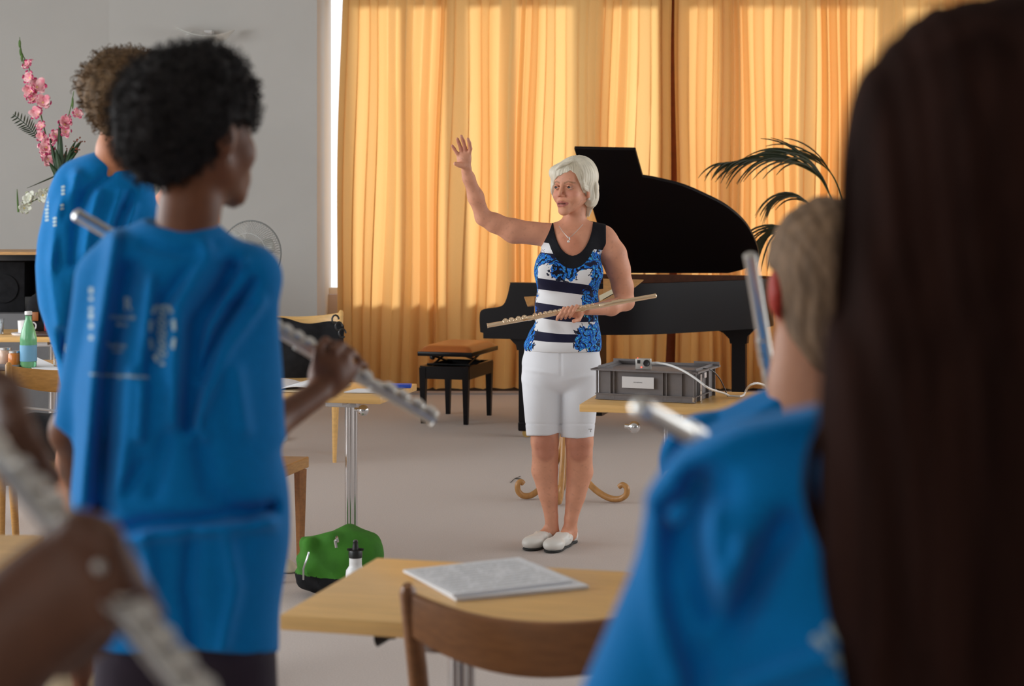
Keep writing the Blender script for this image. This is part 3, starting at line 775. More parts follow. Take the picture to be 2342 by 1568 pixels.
loc_part(footcurl(-1.72, .26), 'foot', STANDW, r)
loc_part(MB().box((.0,.0,.345),(.03,.03,.03)), 'collar', BLKP, r, smooth=False)
# desk of the stand: fretted board seen edge-on past the woman's arms
dz = .06
def dp(px,py,dy=0): return W(px,py,8.6+dy)-Vector((ms.x,ms.y,0))
b = MB(); b.prism([dp(1380,637,.1),dp(1472,639,.1),dp(1452,655,-.02),dp(1380,676,-.05)], (0,.012,-.006)); 
b.prism([dp(1372,690,-.05),dp(1425,660,.0),dp(1432,671,.0),dp(1380,712,-.05)], (0,.012,-.006)); 
b.prism([dp(1199,678,.05),dp(1222,677,.05),dp(1222,697,.0),dp(1207,699,.0)], (0,.012,-.006))
b.prism([dp(1222,677,.05),dp(1380,660,.05),dp(1380,712,.0),dp(1222,730,.0)], (0,.012,-.006))
loc_part(b, 'stand_desk', STANDW, r, smooth=False)
sh = MB().prism([W(1370,676,8.53),W(1412,655,8.56),W(1418,662,8.56),W(1372,688,8.53)], (0,.004,0)).build('sheet_music', mat('cream_music_page', srgb(216,206,176), .7), smooth=False)
tag(sh, 'cream sheet music on the wooden music stand behind her elbow', 'sheet music')
# twig mark on the carpet
a = FL(1168,1104); b2 = FL(1190,1090); c = FL(1178,1095); d = FL(1192,1096)
tag(MB().tube([a+Vector((0,0,.003)),c+Vector((0,0,.004)),b2+Vector((0,0,.003))], .002, 5).tube([c+Vector((0,0,.004)),d+Vector((0,0,.003))], .0025, 5).build('twig', mat('dark_twig', srgb(70,64,60), .8)), 'small dark twig lying on the grey carpet near the stand foot', 'twig')
# ================= pedestal fan =================
fc = W(574,578,10.8)
r = thing('pedestal_fan', 'white pedestal fan with round wire cage by the grey wall', 'fan', (fc.x, fc.y, 0), (0,0,-.25))
FM = mat('fan_white', srgb(190,192,190), .4); FG = mat('fan_rim_grey', srgb(120,122,120), .4)
R_ = .198; zc = fc.z
b = MB()
b.tube([(R_*math.cos(a), 0, zc+R_*math.sin(a)) for a in [i*2*PI/48 for i in range(49)]], .005, 8); 
cg = loc_part(b, 'cage_rim', FG, r)
b = MB()
for k in range(100):
    a = k*2*PI/80
    for s in (-1,):
        b.tube([(q*R_*math.cos(a+.25*(1-q)), s*.075*math.sqrt(max(0,1-q**2.2)), zc+q*R_*math.sin(a+.25*(1-q))) for q in (.2,.45,.7,.88,1)], .0015, 4, cap=False)
for k in range(60):
    a = k*2*PI/60
    b.tube([(q*R_*math.cos(a-.25*(1-q)), .06*math.sqrt(max(0,1-q**2.2)), zc+q*R_*math.sin(a-.25*(1-q))) for q in (.2,.5,.8,1)], .0014, 4, cap=False)
for q in (.3,.62): b.tube([(q*R_*math.cos(a), -.075*math.sqrt(1-q**2.2), zc+q*R_*math.sin(a)) for a in [i*2*PI/32 for i in range(33)]], .0016, 5)
loc_part(b, 'cage_wires', FM, r)
loc_part(MB().tube([(0,-.08,zc),(0,-.066,zc)], .042, 20), 'hub_badge', FM, r)
b = MB()
for k in range(3):
    a0 = k*2*PI/3+.3; rows = []
    for i in range(7):
        q = .18+.68*i/6
        rows.append([(R_*q*math.cos(a0+w_), -.02+.03*w_, zc+R_*q*math.sin(a0+w_)) for w_ in (-.45*math.sin(PI*(.25+.6*i/6)), 0, .5*math.sin(PI*(.25+.6*i/6)))])
    b.grid(rows)
loc_part(b, 'fan_blades', mat('fan_blade_clear_grey', srgb(178,178,172), .3), r, solid=.003)
loc_part(MB().tube([(0,.06,zc),(0,.17,zc)], [.055,.045], 16).tube([(.04,.1,zc+.04),(.045,.1,zc+.075)], [.010,.011], 12), 'motor_housing', FM, r)
loc_part(MB().tube([(0,.1,.03),(0,.1,zc)], .013, 12), 'pole', FM, r)
loc_part(MB().lathe([(.19,0),(.19,.02),(.05,.04),(.02,.08)], c=(0,.1,0)), 'base', FM, r)
# ================= left side: cabinet, loudspeaker, tables and things on them =================
cx0 = (-150-CX)*11.0/FPX; cx1 = (98-CX)*11.0/FPX; zt_ = CH-(576-HY)*11.0/FPX
r = thing('cabinet', 'open grey cabinet with a thin wooden top edge against the left wall', 'cabinet', (cx0, 11.0, 0))
Wd = cx1-cx0; DG = mat('dark_grey_panel', srgb(104,104,106), .6, noise=.05); 
loc_part(MB().box((Wd/2+.15,.3,zt_-.008),(Wd+.35,.64,.018)), 'top_board', WOODX, r, smooth=False)
loc_part(MB().box((Wd/2+.15,.3,.39),(Wd+.32,.6,.78)).box((Wd/2,.585,(zt_+.78)/2),(Wd,.02,zt_-.80)).box((Wd+.16,.3,(zt_+.78)/2),(.3,.6,zt_-.80)), 'cabinet_body', DG, r, smooth=False)
loc_part(MB().box((Wd-.008,.0,(zt_+.78)/2-.009),(.016,.02,zt_-.80)), 'edge_strip', BLKP, r, smooth=False)
sp = W(-8,650,10.95)
r = thing('loudspeaker', 'black loudspeaker standing in the open grey cabinet', 'loudspeaker', (sp.x, 11.28, .781))
loc_part(MB().box((-.01,0,.16),(.26,.25,.32),bev=.008), 'speaker_box', BLKF, r)
loc_part(MB().box((.02,-.02,.05),(.34,.2,.1),bev=.01), 'speaker_foot', BLKP, r)
loc_part(MB().lathe([(.09,0),(.09,.01),(.075,.012),(.03,-.02+.03),(.02,.014)], M=Matrix.Translation((-.01,-.126,.15)) @ Matrix.Rotation(PI/2,4,'X')), 'speaker_cone', BLKF, r)
# vase with gladioli on the cabinet
vz = zt_+.001; vc = W(150,500,11.25)
r = thing('flower_vase', 'tall dark blue glass vase holding gladioli on the left cabinet', 'vase', (vc.x, 11.25, vz))
loc_part(MB().lathe([(.05,0),(.055,.01),(.045,.06),(.06,.16),(.07,.26),(.062,.27),(.05,.2),(.01,.03)]), 'vase_body', mat('blue_glass', srgb(30,50,110), .15), r)
PINK = mat('gladiolus_pink', srgb(236,140,160), .6, col2=srgb(250,205,205), nscale=30); PINKE = mat('gladiolus_edge', srgb(225,60,130), .6)
GREEN = mat('stem_green', srgb(84,118,52), .6, noise=.3); DKG = mat('leaf_dark_green', srgb(38,66,34), .5, noise=.3, nscale=15); WHF = mat('white_petals', srgb(226,228,214), .6); YEL = mat('petal_throat', srgb(235,215,140), .6)
def petal(b, c, d, side, L, w, curl=.4):
    d = Vector(d).normalized(); side = Vector(side).normalized(); n = d.cross(side).normalized(); rows = []
    for i in range(6):
        t = i/5; ww = w*math.sin(PI*min(1,.12+.80*t))**.8
        cen = c+d*(L*t)+n*(curl*L*t*t)
        rows.append([cen-side*ww+n*.25*ww+n*.006*math.sin(i*2.2), cen, cen+side*ww+n*.25*ww-n*.005*math.sin(i*2.7)])
    b.grid(rows)
def spike(name, label, path, blooms, m1, m2, group, seed):
    rs = random.Random(seed)
    r = thing(name, label, 'flower', path[0], group=group)
    b = MB(); b.tube(path, [.006-.004*i/len(path) for i in range(len(path))], 8); b.build('stem', GREEN, r)
    for (px,py,s) in blooms:
        c = W(px,py,path[0].y-.02); b = MB(); be = MB(); y = MB()
        ax = Vector((rs.uniform(-.5,.5), -.8, rs.uniform(-.1,.5))).normalized()
        s1 = ax.orthogonal().normalized(); s2 = ax.cross(s1)
        for k in range(6):
            a = k*PI/3+rs.random()*.4; rad = s1*math.cos(a)+s2*math.sin(a)
            dd = (ax*.55+rad).normalized(); sd = ax.cross(rad)
            petal(b, c, dd, sd, .058*s*rs.uniform(.75,1.15), .024*s, .6*rs.uniform(-.5,1))
            petal(be, c+dd*.046*s-ax*-.001, dd, sd, .010*s, .014*s, .3)
        y.ball(c+ax*.004, .007*s, seg=8)
        f = b.build('bloom', m1, r, solid=.0015)
        be.build('petal_edge', m2, f, solid=.002); y.build('throat', YEL, f)
    return r
Yf = 11.2
def PP(l, dy=0): return [W(x,y,Yf+dy) for x,y in l]
p = catmull([W(138,470,Yf),W(122,390,Yf),W(105,310,Yf),W(88,240,Yf),W(68,160,Yf),(W(50,120,Yf)),W(45,85,Yf)], 4)
r1 = spike('gladiolus', 'tallest pink gladiolus spike in the vase, leaning left', p, [(66,150,.75),(70,178,.95),(84,200,1.15),(72,210,1.0),(98,235,1.1),(90,262,1.05),(96,290,.75),(98,312,.8),(106,338,1.15),(110,364,.9),(78,228,.9),(104,350,.7)], PINK, PINKE, 'flowers in the vase', 1)
b = MB()
for (px,py) in ((45,100),(47,118),(50,132),(55,145)): b.ball(W(px,py,Yf-.01), .012, sc=(.7,.7,2.2), seg=10)
b.build('bud', GREEN, r1)
p = catmull([W(142,470,Yf-.05),W(132,380,Yf-.05),W(138,320,Yf-.05),W(155,270,Yf-.05),W(163,240,Yf-.05),W(169,208,Yf-.05)], 4)
r2 = spike('gladiolus', 'shorter pink gladiolus spike in the vase, leaning right', p, [(176,263,.75),(160,272,.7),(148,285,.95),(150,302,.8),(128,308,.8),(124,322,.8)], PINK, PINKE, 'flowers in the vase', 2)
MB().ball(W(166,235,Yf-.05), .012, sc=(.6,.6,3.4), seg=10).build('bud', GREEN, r2)
p = catmull([W(150,470,Yf-.02),W(120,452,Yf-.02),W(85,455,Yf-.02),W(60,470,Yf-.02),W(42,480,Yf-.02)], 4)
spike('gladiolus', 'drooping white gladiolus low at the left of the vase', p, [(72,455,1.0),(98,446,.9),(55,476,.85),(112,440,.7)], WHF, mat('white_petal_edge', srgb(214,220,190), .6), 'flowers in the vase', 3)
b = MB(); b.tube(PP([(42,485),(40,455),(39,432)]), [.007,.006,.002], 6); tag(b.build('green_sprig', GREEN), 'single pale green bud sprig left of the white gladiolus', 'sprig')
def leaf(b, a, c, w, bend=Vector((0,0,0))):
    rows = []; side = (c-a).cross(Vector((0,1,0))).normalized()
    for i in range(9):
        t = i/8; m = a.lerp(c,t)+bend*(4*t*(1-t)); ww = w*math.sin(PI*(.08+.9*t))
        rows.append([m-side*ww, m+Vector((0,-.006,0)), m+side*ww])
    b.grid(rows)
b = MB(); leaf(b, W(140,430,Yf-.1), W(136,275,Yf-.1), .02); leaf(b, W(140,430,Yf-.08), W(112,305,Yf-.08), .014); leaf(b, W(142,420,Yf-.1), W(128,340,Yf-.12), .02); leaf(b, W(130,400,Yf-.1), W(62,430,Yf), .004, Vector((.05,0,.02)))
leaf(b, W(145,420,Yf-.1), W(112,370,Yf-.12), .018); leaf(b, W(145,400,Yf-.1), W(172,345,Yf-.1), .015)
tag(b.build('sword_leaves', DKG, solid=.002), 'dark green sword-shaped leaves standing among the gladioli', 'leaves', kind=None)
b = MB(); st = catmull(PP([(130,400),(95,330),(78,305),(60,285),(30,262)]), 5); b.tube(st, .0025, 5)
for i in range(8, len(st)-1):
    d = (st[i+1]-st[i]).normalized(); n_ = d.cross(Vector((0,1,0)))
    for s in (-1,1):
        L = .05*math.sin(PI*(i-6)/(len(st)-5)); leaf(b, st[i], st[i]+n_*s*L+d*L*.5, .0045)
tag(b.build('fern_frond', DKG, solid=.001), 'small drooping fern frond left of the pink gladioli', 'fern')
b = MB(); rs = random.Random(9); bb = MB(); pr = []
for k in range(11):
    e = W(rs.uniform(150,190), rs.uniform(318,385), Yf-.08+rs.uniform(-.05,.05)); s0 = W(142,410,Yf-.08)
    leaf(b, s0, e, .012, Vector((0,0,.03)))
    for q in range(3): pr.append(e+Vector((rs.uniform(-.02,.02),-.02,rs.uniform(-.01,.02))))
for q in pr: bb.ball(q, .005, seg=8)
o = tag(b.build('berry_branch', DKG, solid=.0015), 'leafy branch with small red berries at the right of the vase', 'branch')
bb.build('berries', mat('red_berry', srgb(120,52,30), .4), o)['kind'] = 'stuff'
# left tables
tl1 = W(150,853,7.57)
T3 = table('light wood table at far left with mineral water, jars and papers', (tl1.x-1.45, 7.62), .0, 1.6, .6, cols=((.9,.3),))
b0 = W(150,768,9.6)
T4 = table('farther light wood table at far left with white coffee cup', (b0.x-1.35, 9.6), .0, 1.6, .6, cols=((1.2,.3),))
wb = Vector(((65-CX)*7.8/FPX, 7.8, .742))
r = thing('mineral_water_bottle', 'green plastic mineral water bottle with white cap on the far left table', 'bottle', wb)
PET = glassy(mat('green_pet', srgb(140,222,170), .12), .55); 
loc_part(MB().lathe([(.030,0),(.036,.008),(.037,.10),(.036,.105),(.037,.115),(.037,.13),(.030,.165),(.019,.20),(.014,.215),(.014,.232)], seg=28), 'bottle_body', PET, r)
loc_part(MB().lathe([(.0375,.03),(.0378,.032),(.0378,.10),(.0375,.102)], seg=28), 'bottle_label', mat('pale_blue_label', srgb(110,165,200), .5), r)
loc_part(MB().lathe([(.0155,.236),(.0165,.237),(.0165,.25),(.015,.252)]), 'cap', WHITEP, r)
def on3(px, Y, z=.742): return Vector(((px-CX)*Y/FPX, Y, z))
for (px, Y, rr, hh, c, lab) in ((12,7.85,.03,.085,srgb(200,170,150),'small clear jar with pale paste at far left of the near left table'),(33,7.8,.028,.075,srgb(200,120,50),'small jar with orange jam beside the mineral water bottle')):
    r = thing('jam_jar', lab, 'jar', on3(px,Y), group='jars on the near left table')
    loc_part(MB().lathe([(rr*.9,0),(rr,.005),(rr,hh*.8),(rr*.8,hh*.9)]), 'jar_body', mat('jar_'+str(px), c, .2), r)
    loc_part(MB().lathe([(rr*.85,hh*.88),(rr*.88,hh*.89),(rr*.88,hh),(rr*.8,hh*1.01)]), 'lid', STEEL, r)
tag(MB().lathe([(.026,0),(.03,.004),(.032,.09),(.0305,.09),(.028,.008),(.0,.008)], c=on3(138,7.85)).build('drinking_glass', glassy(mat('clear_glass', (.92,.95,.96,1), .03))), 'small drinking glass at the right of the near left table', 'glass')
pp = [onz(x,y,.744) for x,y in ((55,832),(80,815),(148,845),(140,852),(90,850))]
tag(MB().prism([(p.x,p.y,.742) for p in pp], (0,0,.003)).build('paper_sheet', PAPER, smooth=False), 'white papers at the right of the far left table', 'paper')
tag(MB().box(on3(8,7.74)+Vector((0,0,.008)), (.12,.16,.014), bev=.002).build('notebook', mat('grey_cover', srgb(120,122,130), .5)), 'grey notebook at far left of the near left table', 'notebook')
r = thing('coffee_cup', 'white coffee cup with round handle on the farther left table', 'cup', on3(57,9.75,.742))
CUP = mat('white_porcelain', (.82,.82,.84,1), .2)
loc_part(MB().lathe([(.07,.0),(.075,.012),(.03,.006),(.0,.006)], seg=28), 'saucer', CUP, r)
loc_part(MB().lathe([(.024,.008),(.036,.012),(.04,.08),(.037,.08),(.033,.016),(.0,.014)], seg=28), 'cup_body', CUP, r)
loc_part(MB().tube([(.04+.018*math.cos(a)+.004,0,.048+.02*math.sin(a)) for a in [i*2*PI/16 for i in range(17)]], .0045, 8), 'handle', CUP, r)
tag(MB().lathe([(.034,0),(.038,.005),(.042,.085),(.040,.085),(.035,.01),(.0,.01)], c=on3(-8,9.8)).build('sugar_bowl', MATS['clear_glass']), 'clear glass bowl at the left frame edge on the farther table', 'bowl')
tag(MB().box(on3(135,9.72,.742)+Vector((0,0,.008)), (.26,.2,.016), bev=.004).build('serving_tray', mat('dark_brown_tray', srgb(66,44,36), .5)), 'dark brown tray on the farther left table', 'tray')
B = Body(.03); c = on3(92,10.0,.742); B.ell(c+Vector((.0,0,.11)), (.075,.06,.115)); B.ell(c+Vector((-.035,0,.1)), (.03,.05,.09)); B.ell(c+Vector((.05,0,.05)),(.07,.05,.05)); B.disp(lambda D,x,y,z: np.maximum(D, -(z-.743)))
hb = tag(skin('handbag', B, BLKF, None, h=.008), 'black handbag standing on the farther left table behind the cup', 'bag')
MB().box(c+Vector((-.01,-.065,.09)), (.035,.01,.05), bev=.004).build('brown_patch', mat('brown_leather', srgb(150,90,40), .5), hb)
cc = on3(116,9.85,.759)
r = thing('juice_carton', 'red and yellow drinks carton on the dark tray', 'carton', cc)
loc_part(MB().box((0,0,.085),(.06,.06,.17)), 'carton_body', mat('carton_red', srgb(205,70,60), .5), r, smooth=False)
loc_part(MB().box((0,-.0305,.09),(.045,.001,.12)), 'front_panel', mat('carton_yellow', srgb(235,200,120), .5, col2=srgb(215,90,70), nscale=40), r, smooth=False)
# left chair with black bag on it
lc = Vector(((100-CX)*7.0/FPX, 6.98, 0))
chair('light wooden chair with a black bag on its seat, beside the far left table', (lc.x+.05, lc.y), PI-.12, wood=mat('honey_beech_wood', srgb(190,140,76), .35, noise=.2, nscale=8, stretch=(2,12,12)), H=.82, w=.42)
B = Body(.03); q = W(85,955,6.9); 
B.ell(Vector((q.x,6.98,.53)), (.17,.13,.075)); B.ell(Vector((q.x+.02,6.98,.59)), (.16,.10,.05)); B.disp(lambda D,x,y,z: np.maximum(D+.004*np.sin(50*x+30*z), -(z-.461)))
bb = tag(skin('black_bag', B, BLKF, None, h=.009), 'flat black bag lying on the seat of the far left wooden chair', 'bag')
MB().tube([W(10,938,6.83),W(60,932,6.84),W(140,940,6.85)], .005, 6).build('zip', STEEL, bb)
# near-left table top seen behind the hand
nt_ = onz(100,1222,.74)
T5 = table('light wood table at the lower left corner behind the near hand', (nt_.x-1.0, nt_.y-.75), 0, 1.0, .75, cols=((.3,.4),))
# ================= palm =================
pc = Vector(((1935-CX)*12.9/FPX, 12.9, 0))
r = thing('potted_palm', 'dark green palm in a pot behind the piano tail at the right', 'palm', pc)
PAL = mat('palm_leaf_green', srgb(44,54,30), .45, noise=.3, nscale=10); STM = mat('palm_stem_green', srgb(90,96,48), .5)
loc_part(MB().lathe([(.14,0),(.16,.02),(.2,.30),(.21,.32),(.19,.32),(.17,.27),(.0,.27)]), 'pot', mat('terracotta_pot', srgb(140,80,55), .7), r)
loc_part(MB().lathe([(.18,.26),(.18,.275),(.0,.28)]), 'soil', mat('potting_soil', srgb(50,38,30), .9), r)
def frond(path, lens, base, droop, seed, both=True, w=.013, spread=.35):
    rs = random.Random(seed); P = catmull([p if isinstance(p, Vector) else Vector(p) for p in path], 7); f = MB(); f.tube(P, [.009-.0065*i/len(P) for i in range(len(P))], 6)
    fr = f.build('frond_stem', STM, r); lf = MB(); n = len(P); s0 = int(n*base)
    for i in range(s0, n, 2):
        t = (i-s0)/(n-s0); d = (P[min(i+1,n-1)]-P[max(i-1,0)]).normalized()
        L = lens*(.55+.45*math.sin(PI*min(1,.15+t)))*(1-.35*t)*rs.uniform(.9,1.1)
        for s in (-1,1):
            if s == 1 and not both and rs.random() < .5: continue
            side = Vector((0,s*1.0,0)); rows = []
            d0 = (d*.9+side*spread+Vector((0,0,.25))).normalized(); p = P[i].copy(); seg = 9; sd = d0.cross(Vector((0,0,1))).normalized()
            for k in range(seg+1):
                q = k/seg; ww = w*math.sin(PI*(.1+.88*q))**.7
                rows.append([p-sd*ww*.5+Vector((0,0,ww*.55)), p-Vector((0,0,.002)), p+sd*ww*.5+Vector((0,0,ww*.55))])
                d0 = (d0+Vector((0,0,-droop/seg*(1.1 if s<0 else .9)))).normalized(); p = p+d0*(L/seg)
            lf.grid(rows)
    lf.build('leaflets', PAL, fr, solid=.0015)
def q(px,py,dy=0): return W(px,py,12.9+dy)
stem0 = pc+Vector((0,0,.28))
frond([stem0, q(1930,620), q(1915,500), q(1890,430), q(1860,395,-.05), q(1800,370,-.1), q(1730,368,-.15), q(1665,374,-.2)], .66, .38, 1.35, 1, w=.020, spread=.22)
frond([stem0+Vector((.02,.05,0)), q(1945,600), q(1930,470), q(1900,395,.1), q(1850,362,.2), q(1800,352,.25), q(1760,352,.3)], .55, .5, 1.1, 2, w=.018, spread=.25)
frond([stem0+Vector((-.03,0,0)), q(1890,700,-.05), q(1850,590,-.1), q(1810,535,-.15), q(1770,525,-.2), q(1742,545,-.2)], .62, .45, 2.6, 3, w=.020)
frond([stem0, q(1960,600), q(1975,450), q(2010,380), q(2070,360), q(2140,390)], .6, .4, 1.6, 4, w=.02)
frond([stem0+Vector((0,-.04,0)), q(1950,640,-.2), q(1960,520,-.3), q(1990,460,-.35), q(2050,450,-.4)], .6, .4, 1.6, 5, w=.02)
frond([stem0+Vector((-.02,.03,0)), q(1900,560,.1), q(1860,480,.15), q(1820,450,.2), q(1785,455,.25)], .5, .5, 2.0, 6, w=.018)
# ================= flutes =================
def flute(label, A, Bp, up, m, L=.67, twist=0, seg=20, lip=0):
    A = Vector(A); Bp = Vector(Bp); X = (Bp-A).normalized(); up = Vector(up); Z = (up-X*up.dot(X)).normalized()
    if twist: Z = Matrix.Rotation(twist, 3, X) @ Z
    Yv = Z.cross(X); M = Matrix((X, Yv, Z)).transposed()
    r = thing('flute', label, 'flute', A, M.to_euler())
    R = .0093
    def T(b, name, mm=m, p=r, **k): return loc_part(b, name, mm, p, **k)
    T(MB().tube([(0,0,0),(.003,0,0),(.004,0,0),(.015,0,0),(.2,0,0),(.203,0,0),(.245,0,0),(.247,0,0)], [.004,.0085,R+.0003,R,R+.0003,R+.0012,R+.0012,R], seg), 'head_joint')
    b = MB(); b.tube([(.135,0,R*.72),(.150,0,R*.80),(.186,0,R*.80),(.2,0,R*.72)], [.004,.0085,.0085,.004], 16, flat=((0,0,1),.45)); b.tube([(.145,0,.003),(.191,0,.003)], R+.0011, seg)
    lp = T(b, 'lip_plate'); T(MB().tube([(.162,0,R*.72+.0015),(.168,0,R*.8+.0048),(.174,0,R*.72+.0015)], [.0035,.005,.0035], 12, flat=((0,0,1),.35)), 'embouchure_hole', BLKP, lp); lp.rotation_euler.x = lip
    T(MB().tube([(.245,0,0),(.535,0,0),(.536,0,0),(.552,0,0),(.553,0,0)], [R,R,R+.0012,R+.0012,R], seg), 'middle_joint')
    T(MB().tube([(.552,0,0),(L-.004,0,0),(L-.003,0,0),(L,0,0)], [R,R,R+.0014,R+.0014], seg), 'foot_joint')
    b = MB()
    for (y, z, x0, x1) in ((.0085,.0095,.29,.53),(-.0085,.0095,.27,.47),(.0095,.0075,.555,.655),(-.002,-.0115,.40,.44)):
        b.tube([(x0,y,z),(x1,y,z)], .0015, 8)
        for k in range(5):
            x = x0+(x1-x0)*k/4; b.tube([(x,y*.6,z*.5),(x,y,z)], .0013, 6); b.ball((x,y,z), .0022, seg=8)
    T(b, 'key_rods')
    for (x, rr, y) in ((.275,.0055,.0),(.292,.006,0),(.310,.0065,.004),(.330,.0085,0),(.350,.0085,0),(.371,.0085,0),(.392,.0085,0),(.413,.0085,0),(.434,.0085,0),(.455,.0085,0),(.477,.0088,0),(.499,.0088,0),(.521,.0088,0),(.567,.0092,.003),(.592,.0092,.004),(.622,.0095,.004),(.648,.0095,.004)):
        b = MB(); rr *= (1.22 if x > .56 else 1.08); MT_ = Matrix.Translation((x,y,R+.0015))
        b.lathe([(rr*.85,.0005),(rr,.0015),(rr,.0035),(rr*.9,.0048),(rr*.3,.0052),(rr*.25,.0046)], seg=16, M=MT_ @ Matrix.Rotation(-y*60, 4, 'X'))
        b.tube([(x,y,R+.003),(x,(.0085 if y >= 0 else -.0085),.0095)], .0014, 6)
        T(b, 'key')
    b = MB(); b.box((.385,-.012,.006),(.03,.004,.003), bev=.001); T(b, 'side_lever')
    b = MB(); b.box((.56,.013,.003),(.028,.005,.003), bev=.001); b.box((.318,.012,-.002),(.02,.004,.005), bev=.001); T(b, 'side_lever')
    return r

# ================= people =================
def axes(yaw):     # yaw: 0 faces the camera, positive turns to the viewer's right
    F = np.array([math.sin(yaw), -math.cos(yaw), 0]); R = np.array([math.cos(yaw), math.sin(yaw), 0]); return R, F, np.array([0,0,1.0])
class Head:
    def __init__(s, C, yaw, sc=1.0, pitch=0, roll=0):
        R, F, U = axes(yaw)
        F2 = F*math.cos(pitch)+U*math.sin(pitch); U2 = U*math.cos(pitch)-F*math.sin(pitch)
        R3 = R*math.cos(roll)+U2*math.sin(roll); U3 = U2*math.cos(roll)-R*math.sin(roll)
        s.C = np.array(C); s.R, s.F, s.U, s.sc = R3, F2, U3, sc; s.M = np.stack([s.R, s.F, s.U])
    def __call__(s, r, f, u): return s.C+(s.R*r+s.F*f+s.U*u)*s.sc
    def loc(s, x, y, z):
        x, y, z = x-s.C[0], y-s.C[1], z-s.C[2]
        return tuple((s.M[i,0]*x+s.M[i,1]*y+s.M[i,2]*z)/s.sc for i in range(3))
    def ell(s, B, c, r, k=.015, mode='u'): B.ell(s(*c), np.array(r)*s.sc, R=s.M, k=k, mode=mode)
    def cone(s, B, a, b, ra, rb, k=.01, mode='u'): B.cone(s(*a), s(*b), ra*s.sc, rb*s.sc, k=k, mode=mode)
    def chain(s, B, pts, rad, k=.008): B.chain([s(*p) for p in pts], [q*s.sc for q in (rad if hasattr(rad,'__len__') else [rad]*len(pts))], k=k)
def face(B, H, detail=True, ears=True):
    H.ell(B, (0,-.012,.032), (.072,.092,.080), k=.02)
    H.ell(B, (0,.028,-.025), (.057,.056,.078), k=.02)
    for s in (-1,1):
        H.cone(B, (s*.052,.0,-.045), (s*.012,.064,-.096), .016, .015, k=.018)
        H.ell(B, (s*.036,.054,-.034), (.022,.024,.026), k=.02)
    H.ell(B, (0,.072,-.101), (.017,.014,.014), k=.016)
    H.cone(B, (-.032,.068,.024), (.032,.068,.024), .013, .013, k=.015)
    H.ell(B, (0,.055,.05), (.045,.03,.035), k=.02)
    if detail:
        for s in (-1,1): H.ell(B, (s*.031,.090,.0), (.0165,.016,.011), k=.010, mode='s')
    H.cone(B, (0,.083,.012), (0,.103,-.030), .0065, .0088, k=.012)
    for s in (-1,1): H.ell(B, (s*.0105,.094,-.036), (.0065,.009,.0065), k=.006)
    H.ell(B, (0,.076,-.07), (.028,.016,.022), k=.014)
    H.chain(B, [(-.024,.076,-.0665),(-.012,.0895,-.0625),(-.004,.0935,-.0610),(0,.093,-.0620),(.004,.0935,-.0610),(.012,.0895,-.0625),(.024,.076,-.0665)], [.003,.0042,.0046,.004,.0046,.0042,.003], k=.004)
    H.chain(B, [(-.022,.077,-.0700),(-.010,.089,-.0765),(.010,.089,-.0765),(.022,.077,-.0700)], [.003,.0055,.0055,.003], k=.004)
    if ears:
        for s in (-1,1):
            R2 = H.M
            H.ell(B, (s*.074,-.010,-.006), (.007,.018,.031), k=.006); H.ell(B, (s*.073,-.006,-.033), (.006,.009,.011), k=.006)
            H.ell(B, (s*.083,-.006,-.002), (.006,.009,.017), k=.004, mode='s')
SKIN = attr_mat('skin_light', .5, .35, noise=.04, nscale=70, bump=.08, bscale=220)
SKIND = attr_mat('skin_dark', .5, .4, noise=.12, nscale=50, bump=.08, bscale=220)
def const(c): c = np.array(c[:3]); return lambda P: np.repeat(c[None], len(P), 0)
def near(P, pts, rad):       # 1 close to the polyline, 0 beyond rad
    best = np.full(len(P), 9.0)
    for a, b in zip(pts[:-1], pts[1:]):
        a = np.array(a); ab = np.array(b)-a; t = np.clip(((P-a)@ab)/max(ab@ab,1e-12), 0, 1); best = np.minimum(best, np.linalg.norm(P-a-t[:,None]*ab, axis=1))
    return 1-sstep(rad*.6, rad, best)
def lerpc(C, c, w): return C*(1-w[:,None])+np.array(c[:3])[None]*w[:,None]
def pxy(x, y, z): return CX+FPX*x/y, HY-FPX*(z-CH)/y
def foldfn(Y0, folds, front=None):
    """cloth folds given as strokes (points, width px, height m) on the side towards the viewer"""
    def fn(D, x, y, z):
        px, py = pxy(x, y, z); add = 0
        for pts, w, amp in folds:
            best = np.full(np.broadcast(px, py).shape, 1e9)
            for (ax, ay), (bx, by) in zip(pts[:-1], pts[1:]):
                dx, dy = bx-ax, by-ay; L = dx*dx+dy*dy
                t = np.clip(((px-ax)*dx+(py-ay)*dy)/L, 0, 1)
                best = np.minimum(best, (px-ax-t*dx)**2+(py-ay-t*dy)**2)
            add = add+amp*np.exp(-best/(w*w))
        return D-np.clip(add, -.024, .03)
    return fn
def shell(off, th): return lambda D, x, y, z: np.maximum(D-off, -(D-off+th))

# ---------- the woman with the gold flute ----------
J = Px(7.56)
rw = thing('person', 'woman with short silver hair, striped sleeveless top and white shorts, raising one arm', 'person', (J(1275,1245)[0], 7.56, 0))
HW = Head(J(1310,430), math.radians(-33), 1.03, pitch=math.radians(2))
def w_torso(B):
    B.ell(J(1284,835,.01), (J.r(84),.115,J.r(60))); B.ell(J(1292,770,.0), (J.r(77),.108,J.r(60)), k=.04); B.ell(J(1297,700,0), (J.r(70),.098,J.r(70)), k=.04)
    B.ell(J(1300,620,.0), (J.r(75),.105,J.r(70)), k=.04); B.ell(J(1262,622,-.075), (J.r(34),.045,J.r(34)), k=.04); B.ell(J(1340,622,-.075), (J.r(35),.045,J.r(34)), k=.04)
    B.cone(J(1262,545,.01), J(1374,545,.01), J.r(25), J.r(26), k=.03); B.ell(J(1312,560,.0), (J.r(62),.085,J.r(48)), k=.03)
